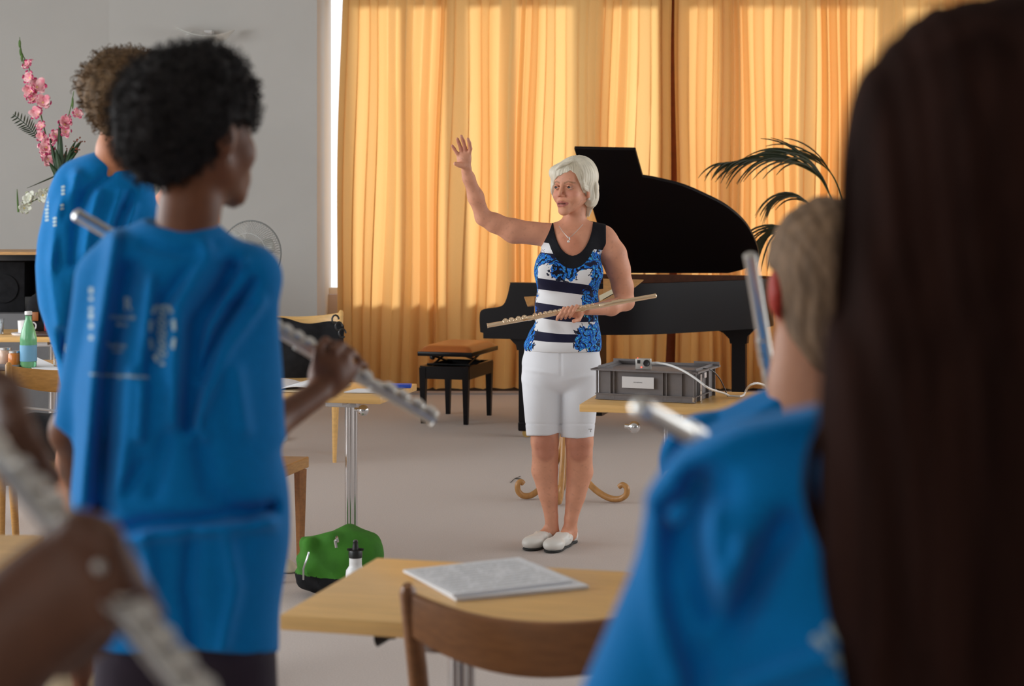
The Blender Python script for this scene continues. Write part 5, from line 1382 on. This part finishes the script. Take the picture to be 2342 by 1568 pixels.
# sleeves made first with their own cut, then joined
def sleeve(B, a, b, ra, rb, cut_n=None, k=.035, flat=None, fr=1, over=.0):
    """tapered sleeve whose open end is cut square"""
    a = vv(a); b = vv(b); n = (b-a)/np.linalg.norm(b-a) if cut_n is None else vv(cut_n)/np.linalg.norm(cut_n)
    B.cone(a, b+(b-a)*.25, ra, rb+(rb-ra)*.25, k=k, flat=flat, fr=fr); mode, f, lo, hi, kk = B.ops[-1]
    B.ops[-1] = (mode, lambda x, y, z: np.maximum(f(x, y, z), (x-b[0])*n[0]+(y-b[1])*n[1]+(z-b[2])*n[2]), lo, hi, kk)
# right sleeve end slants up to the right
cutd = vv(A(640,990))-vv(A(450,1037)); nrm_ = np.cross(cutd, [0,1,0]); nrm_ = nrm_ if nrm_[2] < 0 else -nrm_
sleeve(Bsh, A(572,650,.02), A(545,1012,.03), A.r(66), A.r(92), cut_n=nrm_, flat=(0,1,0), fr=.75)
sleeve(Bsh, A(222,640,.02), A(168,975,.05), A.r(46), A.r(46), k=.03)
foldsA = [([(262,545),(222,800),(190,1150)], 15, .011), ([(300,620),(250,850),(232,1150)], 20, -.012), ([(345,640),(332,780),(318,1000)], 12, .009), ([(455,590),(380,690),(335,850)], 14, -.010),
 ([(470,570),(405,700),(400,960)], 18, .010), ([(535,620),(452,740),(432,960)], 20, -.018), ([(560,600),(480,740),(445,880)], 9, .008), ([(582,640),(500,760),(460,860)], 9, -.010), ([(600,690),(520,800),(440,1000)], 10, .006),
 ([(455,1000),(480,1120),(560,1180)], 22, -.008), ([(240,1222),(330,1196),(470,1185),(620,1160)], 13, -.009), ([(250,1250),(340,1225),(480,1212),(620,1195)], 14, .009), ([(330,1240),(350,1330),(300,1420)], 14, .007),
 ([(520,1230),(540,1340),(510,1480)], 14, .007), ([(440,1230),(430,1340),(450,1490)], 16, -.008), ([(190,1180),(260,1160),(330,1060)], 14, -.006), ([(330,560),(410,580),(490,560)], 10, -.004), ([(470,890),(450,960),(470,1000)], 10, .008), ([(450,688),(540,700),(632,690)], 3, -.0025),
 ([(300,850),(290,1000),(270,1150)], 14, .007), ([(380,1000),(350,1120)], 16, -.006), ([(540,850),(560,980)], 14, .005)]
ts = tee('t_shirt', ra_, Bsh, 1492, [], (A(410,462,-.01), (A.r(98),.085,A.r(62))), foldsA, 2.45, h=.005)
polys = []
def fontpoly(body, cx, cy, size, sx=1.0, slope=0):
    cu = bpy.data.curves.new('t', 'FONT'); cu.offset = size*.02; cu.body = body; cu.size = size; cu.align_x = 'CENTER'; cu.align_y = 'CENTER'
    tmp = bpy.data.objects.new('t', cu); COL.objects.link(tmp); dg = bpy.context.evaluated_depsgraph_get()
    me = bpy.data.meshes.new_from_object(tmp.evaluated_get(dg)); bpy.data.objects.remove(tmp); bpy.data.curves.remove(cu)
    bm = bmesh.new(); bm.from_mesh(me); bmesh.ops.triangulate(bm, faces=bm.faces)
    bmesh.ops.subdivide_edges(bm, edges=[e for e in bm.edges if e.calc_length() > 9], cuts=2); bmesh.ops.triangulate(bm, faces=bm.faces)
    out = [[(cx+v.co.x*sx, cy-v.co.y+slope*v.co.x*sx) for v in f.verts] for f in bm.faces]; bm.free(); bpy.data.meshes.remove(me); return out
polys += fontpoly('R', 292, 696, 42, .75)
polys += fontpoly('ROGLAIN-AUER', 280, 726, 13, .62, .03); polys += fontpoly('Mainz', 279, 742, 12, .9, .04)
polys += fontpoly('TramStrom', 266, 790, 17, .55, .03); polys += fontpoly('musik', 268, 803, 11, .9)
polys += fontpoly('www.genevagymbeat.com', 272, 858, 13, 1.0, .05)
decals(ts, 'printed_lettering', polys)
polys = []
for k in range(9):      # crest: broken oval band, crown, rosettes, beasts reduced to marks
    a0 = -PI/2+.55+k*.6 
    if k in (3,): continue
    polys += stroke([(371+27*math.cos(a0+t*.09), 760+72*math.sin(a0+t*.09)) for t in range(5)], 8, 3)
rs = random.Random(6)
for cy in (712,738,762,785,808):
    for q in range(7):
        a = q*2*PI/7; rx, ry = (11,10) if cy in (738,808) else (9,12)
        polys += stroke([(370+rx*math.cos(a), cy+ry*math.sin(a)), (370+rx*math.cos(a+.7), cy+ry*math.sin(a+.7))], rs.uniform(2.5,5), 3)
    polys += stroke([(366,cy-4),(374,cy+4)], 5, 3)
polys += stroke([(356,706),(362,697),(370,704),(378,697),(386,706)], 4, 3)
decals(ts, 'printed_crest', polys)
polys = [] 
for cy, h_ in ((664,14),(683,9),(706,9),(722,14),(745,12),(772,10)): polys += stroke([(208,cy-h_/2),(208,cy+h_/2)], 9, 3)
decals(ts, 'printed_sleeve_mark', polys)
TRO = mat('dark_purple_cloth', srgb(48,36,52), .85, noise=.2)
Bp_ = Body(.03); Bp_.ell(A(425,1500,.02), (.116,.070,.09))
for s in (-1,1): Bp_.chain([A(425,1510,.02)+[s*.06,0,0], np.array([A(425,0)[0]+s*.075, 2.46, .45]), np.array([A(425,0)[0]+s*.09, 2.47, .12])], [.068,.068,.062], k=.02)
skin('trousers', Bp_, TRO, ra_, h=.009)
flute('silver flute held by the dark curly-haired student', A(168,487,.13), A(969,948,.35), (.35,-.5,.8), SILVER, L=.66)

# ---------- tall student behind, brown curly hair ----------
Bq = Px(4.2)
rb = thing('person', 'tall student with short brown curly hair in a blue T-shirt, near the flowers', 'person', (Bq(230,900)[0], 4.2, 0))
HB = Head(Bq(292,232,.0), math.radians(120), .95)
B1 = Body(.025); face(B1, HB, detail=False)
B1.chain([Bq(262,410,.01), Bq(272,345,.0), Bq(292,290,.01)], [.046,.050,.056]); B1.cone(Bq(255,440,.03), Bq(200,470,.04), .03, .02); B1.cone(Bq(255,440,.03), Bq(290,475,.05), .03, .02)
B1.cone(Bq(240,500,.03), Bq(250,950,.03), .09, .09, flat=(0,1,0), fr=.6); 
B1.chain([Bq(285,450,.05), Bq(270,590,.10), Bq(340,560,.30)], [.05,.04,.03]); B1.ell(Bq(350,550,.32), (.03,.03,.04))
B1.chain([Bq(185,480,.06), Bq(160,600,.15), Bq(240,560,.36)], [.05,.04,.03])
for s in (-1,1): B1.chain([np.array([Bq(255,0)[0]+s*.05, 4.2, .9]), np.array([Bq(245,0)[0]+s*.075, 4.2, .5]), np.array([Bq(235,0)[0]+s*.1, 4.21, .09]), np.array([Bq(235,0)[0]+s*.11, 4.33, .05])], [.08,.06,.045,.035])
skin('body', B1, SKIN, rb, h=.008, color=const(srgb(206,138,102)))
Bh1 = Body(.03); HB.ell(Bh1, (0,-.02,.036), (.085,.104,.094), k=.02); Bh1.ell(Bq(288,205,-.0), (Bq.r(76),.10,Bq.r(86))); Bh1.ell(Bq(262,240,-.02), (Bq.r(50),.07,Bq.r(78)), k=.03); Bh1.ell(Bq(320,180,.02), (Bq.r(56),.08,Bq.r(60)))
def c1(D, x, y, z):
    px, py = pxy(x, y, z); D = D-.010*vnoise(x*80,y*80,z*80,5)-.006*vnoise(x*190,y*190,z*190,6)
    return np.maximum(D, (py-(312+(px-240)*.35))/952)
Bh1.disp(c1)
BRC = mat('brown_curly_hair', srgb(120,94,66), .7, noise=.55, nscale=55, bump=.7, bscale=150, spec=.25)
h1 = skin('hair', Bh1, BRC, rb, h=.006, smooth=1); fuzz(rb, h1, 900, .014, .0012, BRC, 8)
Bs1 = Body(.04)
Bs1.cone(Bq(185,420,.02), Bq(275,425,.03), Bq.r(52), Bq.r(52)); Bs1.chain([Bq(222,480,.03), Bq(243,570,.03), Bq(245,680,.03), Bq(262,800,.03), Bq(262,985,.03)], [Bq.r(112),Bq.r(146),Bq.r(142),Bq.r(116),Bq.r(116)], flat=(0,1,0), fr=.66)
sleeve(Bs1, Bq(268,455,.05), Bq(262,620,.12), Bq.r(56), Bq.r(66)); sleeve(Bs1, Bq(165,450,.06), Bq(140,620,.16), Bq.r(40), Bq.r(44))
Bs1.cone(Bq(235,408,.005), Bq(292,432,.015), Bq.r(60), Bq.r(54), k=.03)
tb = tee('t_shirt', rb, Bs1, 975, [], (Bq(280,338,.0), (.062,.055,.034)), [([(250,398),(200,440),(178,500),(168,600)], 10, -.009), ([(175,400),(140,480),(122,600),(140,740)], 11, .012), ([(160,420),(135,520),(128,640),(150,800)], 8, -.008), ([(225,440),(205,520),(190,620)], 9, .008), ([(300,440),(270,520)], 7, -.008), ([(275,440),(250,520),(215,640)], 7, .006), ([(310,470),(290,530)], 6, .006), ([(195,600),(170,720),(160,820)], 12, -.010)], 4.2, h=.0065)
polys = []
for cx, y0, y1 in ((106,448,510),(143,428,445),(141,470,480),(124,500,520)):
    y = y0
    while y < y1: polys += stroke([(cx-3,y),(cx+5,y-2)], 5, 3); y += 8
decals(tb, 'printed_lettering', polys)
CRM = mat('cream_trousers', srgb(206,190,160), .85, noise=.08)
Bc1 = Body(.03)
for s in (-1,1): Bc1.chain([Bq(262,960,.03)+[s*.05,0,0], np.array([Bq(250,0)[0]+s*.075, 4.2, .45]), np.array([Bq(245,0)[0]+s*.085, 4.21, .06])], [.082,.078,.07], k=.02)
skin('trousers', Bc1, CRM, rb, h=.01)

# ---------- person glimpsed between the two students ----------
D4 = Px(5.4)
r4 = thing('person', 'person in a black and white patterned top, glimpsed between two students', 'person', (D4(420,900)[0], 5.4, 0))
H4 = Head(D4(408,372,.0), math.radians(60), .95)
B4 = Body(.025); face(B4, H4, detail=False)
B4.chain([D4(412,500,.01), D4(408,430,.01)], [.06,.05]); B4.cone(D4(355,492,.0), D4(470,500,.0), .045, .045); B4.cone(D4(378,470,0), D4(410,440,0), .04,.04)
B4.cone(D4(415,540,.0), D4(415,860,.0), .10, .10, flat=(0,1,0), fr=.7)
for s in (-1,1): B4.chain([np.array([D4(415,0)[0]+s*.07, 5.4, .9]), np.array([D4(415,0)[0]+s*.08, 5.4, .5]), np.array([D4(415,0)[0]+s*.08, 5.4, .08]), np.array([D4(415,0)[0]+s*.08, 5.3, .05])], [.07,.055,.04,.035])
skin('body', B4, SKIN, r4, h=.009, color=const(srgb(226,160,136)))
Bt4 = Body(.03); Bt4.cone(D4(360,505,.0), D4(465,512,.0), .05, .05); Bt4.cone(D4(415,560,.0), D4(415,860,.0), .108, .108, flat=(0,1,0), fr=.72)
Bt4.disp(lambda D,x,y,z: np.maximum(D, (478+(pxy(x,y,z)[0]-340)*-.25-pxy(x,y,z)[1])/741))
mp_ = bpy.data.materials.new('zigzag_print'); mp_.use_nodes = True; nt = mp_.node_tree; v_ = nt.nodes.new('ShaderNodeTexVoronoi'); v_.inputs['Scale'].default_value = 60
rm = nt.nodes.new('ShaderNodeValToRGB'); rm.color_ramp.interpolation = 'CONSTANT'; rm.color_ramp.elements[0].color = (.02,.02,.03,1); rm.color_ramp.elements[1].position = .42; rm.color_ramp.elements[1].color = (.8,.8,.82,1)
nt.links.new(v_.outputs['Distance'], rm.inputs[0]); nt.links.new(rm.outputs[0], nt.nodes['Principled BSDF'].inputs['Base Color'])
skin('patterned_top', Bt4, mp_, r4, h=.009)
Bh4 = Body(.03); H4.ell(Bh4, (0,-.02,.035), (.08,.095,.085)); skin('hair', Bh4, mat('fair_hair', srgb(186,140,96), .6, noise=.3), r4, h=.008)
B4s = Body(.03)
for s in (-1,1): B4s.chain([np.array([D4(415,0)[0]+s*.06, 5.4, .92]), np.array([D4(415,0)[0]+s*.08, 5.4, .1])], [.085,.06], k=.02)
skin('trousers', B4s, TRO, r4, h=.012)

# ---------- boy at the right ----------
G = Px(2.4)
rg_ = thing('person', 'boy with short brown hair and a red ear, in a blue T-shirt', 'person', (G(1800,1500)[0], 2.4, 0))
HG = Head(G(1893,655,.0), math.radians(-170), 1.0)
B2 = Body(.025); face(B2, HG, detail=False)
B2.chain([G(1850,960,.0), G(1845,880,.0), G(1850,800,.0)], [G.r(98),G.r(80),G.r(80)]); B2.cone(G(1840,1010,.03), G(1640,1075,.03), .028, .028); B2.cone(G(1850,1010,.03), G(2060,1075,.03), .028, .028)
B2.cone(G(1840,1120,.03), G(1840,1750,.03), .09, .09, flat=(0,1,0), fr=.6)
B2.chain([G(1610,1090,.04), G(1560,1330,.05), G(1600,1450,.26), G(1760,1300,.36)], [.034,.034,.03,.025]); B2.chain([G(2070,1090,.04), G(2110,1350,.05), G(1900,1300,.36)], [.034,.034,.028])
for s in (-1,1): B2.chain([np.array([G(1840,0)[0]+s*.09, 2.43, .72]), np.array([G(1840,0)[0]+s*.09, 2.43, .42]), np.array([G(1840,0)[0]+s*.09, 2.43, .08]), np.array([G(1840,0)[0]+s*.1, 2.55, .05])], [.08,.055,.04,.035])
HG.ell(B2, (-.080,-.012,-.006), (.008,.019,.033), k=.006); HG.ell(B2, (.080,-.012,-.006), (.008,.019,.033), k=.006)
def gcol(P):
    C = np.repeat(np.array(srgb(206,150,120)[:3])[None], len(P), 0)
    r, f, u = HG.loc(P[:,0], P[:,1], P[:,2]); e = ((np.abs(r) > .070) & (np.abs(f+.012) < .026) & (np.abs(u+.006) < .042)).astype(float)
    return lerpc(C, srgb(186,40,28), e*.92)
skin('body', B2, SKIN, rg_, h=.0065, color=gcol)
Bh2 = Body(.03); Bh2.ell(G(1890,640,-.0), (G.r(112),.105,G.r(160))); Bh2.ell(G(1905,760,-.02), (G.r(95),.07,G.r(110)), k=.04); HG.ell(Bh2, (0,-.012,.036), (.080,.100,.088), k=.03)
def c2f(D, x, y, z):
    px, py = pxy(x, y, z); D = D-.0012*np.sin(330*x+90*z+3*np.sin(40*z))-.003*vnoise(x*120,y*120,z*60,3)
    D = np.maximum(D, (py-(752+(px-1790)*1.25))/1667*.6)
    ear = np.sqrt(((px-1756)/30.)**2+((py-675)/62.)**2); return np.maximum(D, (1-ear)*.02)
Bh2.disp(c2f)
BRS = mat('short_brown_hair', srgb(146,118,92), .7, noise=.45, nscale=60, stretch=(1,1,.35), bump=.5, bscale=200, spec=.25)
skin('hair', Bh2, BRS, rg_, h=.005, smooth=1)
Bs2 = Body(.04)
Bs2.cone(G(1625,1035,.03), G(2040,1035,.03), G.r(80), G.r(80)); Bs2.cone(G(1800,985,.01), G(1880,985,.01), G.r(78), G.r(82), k=.05); Bs2.chain([G(1825,1120,.03), G(1830,1400,.03), G(1835,1800,.03)], [.14,.15,.15], flat=(0,1,0), fr=.66)
sleeve(Bs2, G(1600,1060,.04), G(1560,1370,.05), G.r(92), G.r(92)); sleeve(Bs2, G(2070,1060,.04), G(2110,1370,.05), G.r(90), G.r(92))
tee('t_shirt', rg_, Bs2, 1860, [], (G(1835,825,-.01), (G.r(96),.085,G.r(62))), [([(1780,920),(1700,960),(1600,1000)], 14, .006), ([(1560,1020),(1530,1080),(1520,1140)], 12, -.010), ([(1640,960),(1580,990)], 10, -.004)], 2.4, h=.006)
Bx = Body(.03)
for s in (-1,1): Bx.chain([np.array([G(1840,0)[0]+s*.07, 2.43, .78]), np.array([G(1840,0)[0]+s*.09, 2.43, .1])], [.10,.07], k=.02)
skin('trousers', Bx, mat('navy_trousers', srgb(40,46,66), .85), rg_, h=.012)
flute('silver flute held upright beside the boy with the reddened ear', G(1714,578,.12), G(1815,1200,.34), (-.2,-.9,.2), SILVER, L=.62, twist=.5)

# ---------- girl with long dark hair, nearest at the right ----------
K = Px(1.2)
rk = thing('person', 'girl with very long straight dark brown hair in a blue T-shirt, nearest right', 'person', (K(2290,1500)[0], 1.2, 0))
HK = Head(K(2300,380,.02), math.radians(180), 1.0)
B3 = Body(.025); face(B3, HK, detail=False)
B3.chain([K(2290,1080,.03), K(2295,800,.03)], [.06,.055]); B3.cone(K(2280,1130,.06), K(1760,1220,.06), .026, .026); B3.cone(K(2300,1130,.06), K(2820,1220,.06), .026, .026)
B3.cone(K(2290,1300,.06), np.array([K(2290,0)[0],1.26,.85]), .09, .10, flat=(0,1,0), fr=.6)
B3.chain([K(1690,1200,.05), K(1520,1900,.05), K(1700,1750,.30)], [.030,.032,.026]); B3.chain([K(2890,1200,.05), K(3000,1950,.05), K(2500,1500,.34)], [.03,.032,.026])
for s in (-1,1): B3.chain([np.array([K(2290,0)[0]+s*.09, 1.25, .85]), np.array([K(2290,0)[0]+s*.09, 1.25, .45]), np.array([K(2290,0)[0]+s*.09, 1.25, .08]), np.array([K(2290,0)[0]+s*.1, 1.36, .05])], [.08,.055,.04,.035])
skin('body', B3, SKIN, rk, h=.009, color=const(srgb(206,150,120)))
Bk = Body(.05)
Bk.ell(K(2308,345,.0), (.112,.11,.109)); Bk.chain([K(2305,560,-.02), K(2310,900,-.035), K(2315,1300,-.035), K(2330,1800,-.035)], [.106,.113,.112,.104], flat=(0,1,0), fr=.62, k=.03)
def ck(D, x, y, z):
    D = D-.0022*np.sin(330*x+6*np.sin(9*z)+2*np.sin(70*x))-.0030*np.sin(120*x+4*np.sin(5*z)+1)-.004*vnoise(x*60, y*60, z*6, 9)
    return D
Bk.disp(lambda D,x,y,z: D-.0012*np.sin(330*x+6*np.sin(9*z)+2*np.sin(70*x))-.0012*np.sin(120*x+4*np.sin(5*z)+1)-.004*vnoise(x*40, y*40, z*5, 9))
LHM = mat('long_dark_brown_hair', srgb(50,31,26), .75, spec=.04, noise=.5, nscale=50, stretch=(1,1,.06), bump=.6, bscale=350)
hk = skin('hair', Bk, LHM, rk, h=.0045, smooth=1)
b = MB(); rs = random.Random(12)
for k in range(26):
    o_ = k*.5+rs.uniform(-4,4); dy = rs.uniform(-.01,.01)
    P_ = catmull([K(1935+o_*.3,905,-.03+dy).tolist(), K(1905+o_*.4,935,-.03+dy).tolist(), K(1862+o_,1000,-.035+dy).tolist(), K(1842+o_,1090,-.03+dy).tolist(), K(1852+o_*1.2,1180,-.03+dy).tolist(), K(1895+o_,1290,-.03+dy).tolist()], 4)
    b.tube(P_, [.0011]*(len(P_)-1)+[.0003], 5)
for k in range(40):
    x = 1915+rs.uniform(-10,14); 
    P_ = catmull([K(x+20,300+rs.uniform(0,300),-.03).tolist(), K(x,700,-.045).tolist(), K(x-6+rs.uniform(-10,10),1000,-.05).tolist(), K(x+10+rs.uniform(-14,20),1350,-.05).tolist(), K(x+40,1700,-.05).tolist()], 4)
    b.tube(P_, .0008, 4)
o = b.build('loose_strands', LHM, hk)
Bs3 = Body(.05)
Bs3.cone(K(2250,1110,.04), K(1745,1150,.045), K.r(150), K.r(150)); Bs3.cone(K(2300,1110,.04), K(2830,1150,.045), K.r(150), K.r(150)); Bs3.chain([K(2290,1350,.05), K(2290,1800,.05), np.array([K(2290,0)[0],1.25,.8])], [.155,.16,.16], flat=(0,1,0), fr=.62)
Bs3.cone(K(1800,1250,.05), K(1960,1650,.05), .06, .10, k=.06)
sleeve(Bs3, K(1655,1185,.05), K(1450,1760,.05), K.r(160), K.r(190), k=.04); sleeve(Bs3, K(2900,1195,.05), K(3060,1760,.05), K.r(150), K.r(172), k=.04)
ts3 = tee('t_shirt', rk, Bs3, 2500, [], (K(2290,960,-.01), (.06,.07,.03)), [([(1870,950),(1700,990),(1560,1060),(1490,1140)], 26, .006), ([(1640,1120),(1540,1180),(1530,1320),(1570,1500)], 30, -.010), ([(1600,1100),(1590,1250),(1620,1400)], 26, -.012), ([(1630,1110),(1625,1250),(1640,1330)], 18, .008), ([(1500,1200),(1510,1400),(1560,1568)], 24, .007),
  ([(1700,1250),(1660,1400),(1620,1568)], 26, .010), ([(1800,1200),(1740,1300),(1660,1440),(1600,1568)], 30, -.014), ([(1900,1500),(1700,1568)], 24, .008)], 1.2, h=.005)
polys = []
for (x0,y0,x1,y1,w) in ((1905,1400,1960,1420,20),(1890,1430,1925,1470,18),(1930,1440,1950,1500,16),(1860,1455,1890,1480,16),(1900,1500,1950,1530,18),(1925,1530,1990,1600,18),(1940,1375,1955,1400,14)):
    polys += stroke([(x0,y0),(x1,y1)], w, 8)
decals(ts3, 'printed_lettering', polys)
Bx = Body(.03)
for s in (-1,1): Bx.chain([np.array([K(2290,0)[0]+s*.07, 1.25, .86]), np.array([K(2290,0)[0]+s*.09, 1.25, .1])], [.10,.07], k=.02)
skin('trousers', Bx, mat('navy_trousers', srgb(40,46,66), .85), rk, h=.014)
flute('blurred silver flute jutting out past the shoulder of the long-haired girl', K(1463,930,.30), K(1800,1120,.80), (.2,-.2,1), SILVER, L=.62, twist=-.3)

# ---------- nearest hand at the lower left ----------
N_ = Px(1.12)
rn = thing('person', 'person with a finger ring gripping a flute in the lower left corner', 'person', (N_(-500,1500)[0], 1.15, 0))
B5 = Body(.02)
B5.chain([N_(-700,2100,.0), N_(-330,1900,.02), N_(-60,1560,.0), N_(40,1440,.0)], [.05,.045,.036,.031], k=.03)
B5.ell(N_(110,1370,.0), (.034,.022,.036), k=.03); B5.ell(N_(190,1300,-.0), (.030,.020,.034), k=.02); B5.cone(N_(60,1440,0), N_(215,1350,0), .027, .024, k=.02)
fing(B5, [N_(150,1260,.0), N_(185,1205,-.01), N_(235,1225,-.005), N_(262,1300,.02)], .0118, .0098, k=.008)
fing(B5, [N_(190,1275,-.008), N_(245,1250,-.022), N_(285,1310,-.012), N_(300,1375,.012)], .0118, .0098, k=.007)
fing(B5, [N_(205,1320,-.008), N_(265,1322,-.024), N_(318,1370,-.010), N_(348,1402,.012)], .0115, .0092, k=.007)
fing(B5, [N_(180,1385,-.004), N_(240,1392,-.018), N_(285,1412,-.006), N_(318,1424,.012)], .0105, .0085, k=.007)
fing(B5, [N_(70,1470,.01), N_(150,1500,.035), N_(200,1470,.05), N_(250,1430,.055)], .014, .010, k=.01)
# other hand's fingers further up the tube
B5.chain([N_(-900,1400,.15), N_(-500,1200,.2), N_(-150,960,.20), N_(-70,930,.19)], [.05,.04,.032,.028], k=.03); B5.ell(N_(-40,935,.17), (.035,.022,.035), k=.02)
fing(B5, [N_(-20,900,.15), N_(20,925,.12), N_(45,980,.10), N_(62,1050,.12)], .0115, .0095, k=.006); fing(B5, [N_(-10,940,.14), N_(35,975,.11), N_(85,1045,.10), N_(125,1095,.12)], .0112, .009, k=.006)
fing(B5, [N_(-30,980,.14), N_(10,1000,.105), N_(30,1040,.10)], .011, .009, k=.006)
# shoulders, trunk and head stand outside the frame
tx = N_(-900,0)[0]
B5.chain([N_(-700,2100,.0), np.array([tx-.03,1.02,1.34])], [.05,.055], k=.03); B5.chain([N_(-900,1400,.15), np.array([tx-.02,1.12,1.38])], [.05,.055], k=.03)
B5.chain([np.array([tx-.10,1.05,1.40]), np.array([tx-.10,1.05,.95])], [.11,.12], k=.05); B5.chain([np.array([tx-.10,1.05,1.45]), np.array([tx-.1,1.05,1.56])], [.055,.05])
for s in (-1,1): B5.chain([np.array([tx-.10, 1.05+s*.08, .95]), np.array([tx-.10, 1.05+s*.09, .5]), np.array([tx-.1, 1.05+s*.09, .08]), np.array([tx, 1.05+s*.09, .05])], [.09,.06,.04,.035])
H5 = Head((tx-.10,1.05,1.66), math.radians(100), 1.0); face(B5, H5, detail=False)
def ncol(P): return np.repeat(np.array(srgb(104,68,50)[:3])[None], len(P), 0)*(1+.18*vnoise(P[:,0]*50,P[:,1]*50,P[:,2]*50,4)[:,None])
skin('body', B5, SKIND, rn, h=.0055, color=ncol)
Bh5 = Body(.03); H5.ell(Bh5, (0,-.02,.04), (.085,.10,.085)); skin('hair', Bh5, CURL, rn, h=.008)
B5t = Body(.04); B5t.chain([np.array([tx-.10,1.05,1.40]), np.array([tx-.10,1.05,.85])], [.13,.14], k=.05); skin('t_shirt', B5t, TEE, rn, h=.012)
a_ = N_(232,1292,-.028)
rg5 = MB(); RM = Matrix.Translation(a_) @ Matrix.Rotation(.9, 4, 'Y') 
rg5.tube([RM @ Vector((.0, .0128*math.cos(t), .0128*math.sin(t)))+Vector((0,.012,0)) for t in [i*2*PI/20 for i in range(21)]], .0016, 8, cap=False); rg5.ball(Vector(a_)+Vector((0,-.006,0)), .0042)
rg5.build('ring', SILVER, rn)
flute('blurred silver flute in the near hand with the ring, running off the lower left edge', N_(-420,520,.16), N_(480,1640,-.06), (.5,-.6,.55), SILVER, L=.56)
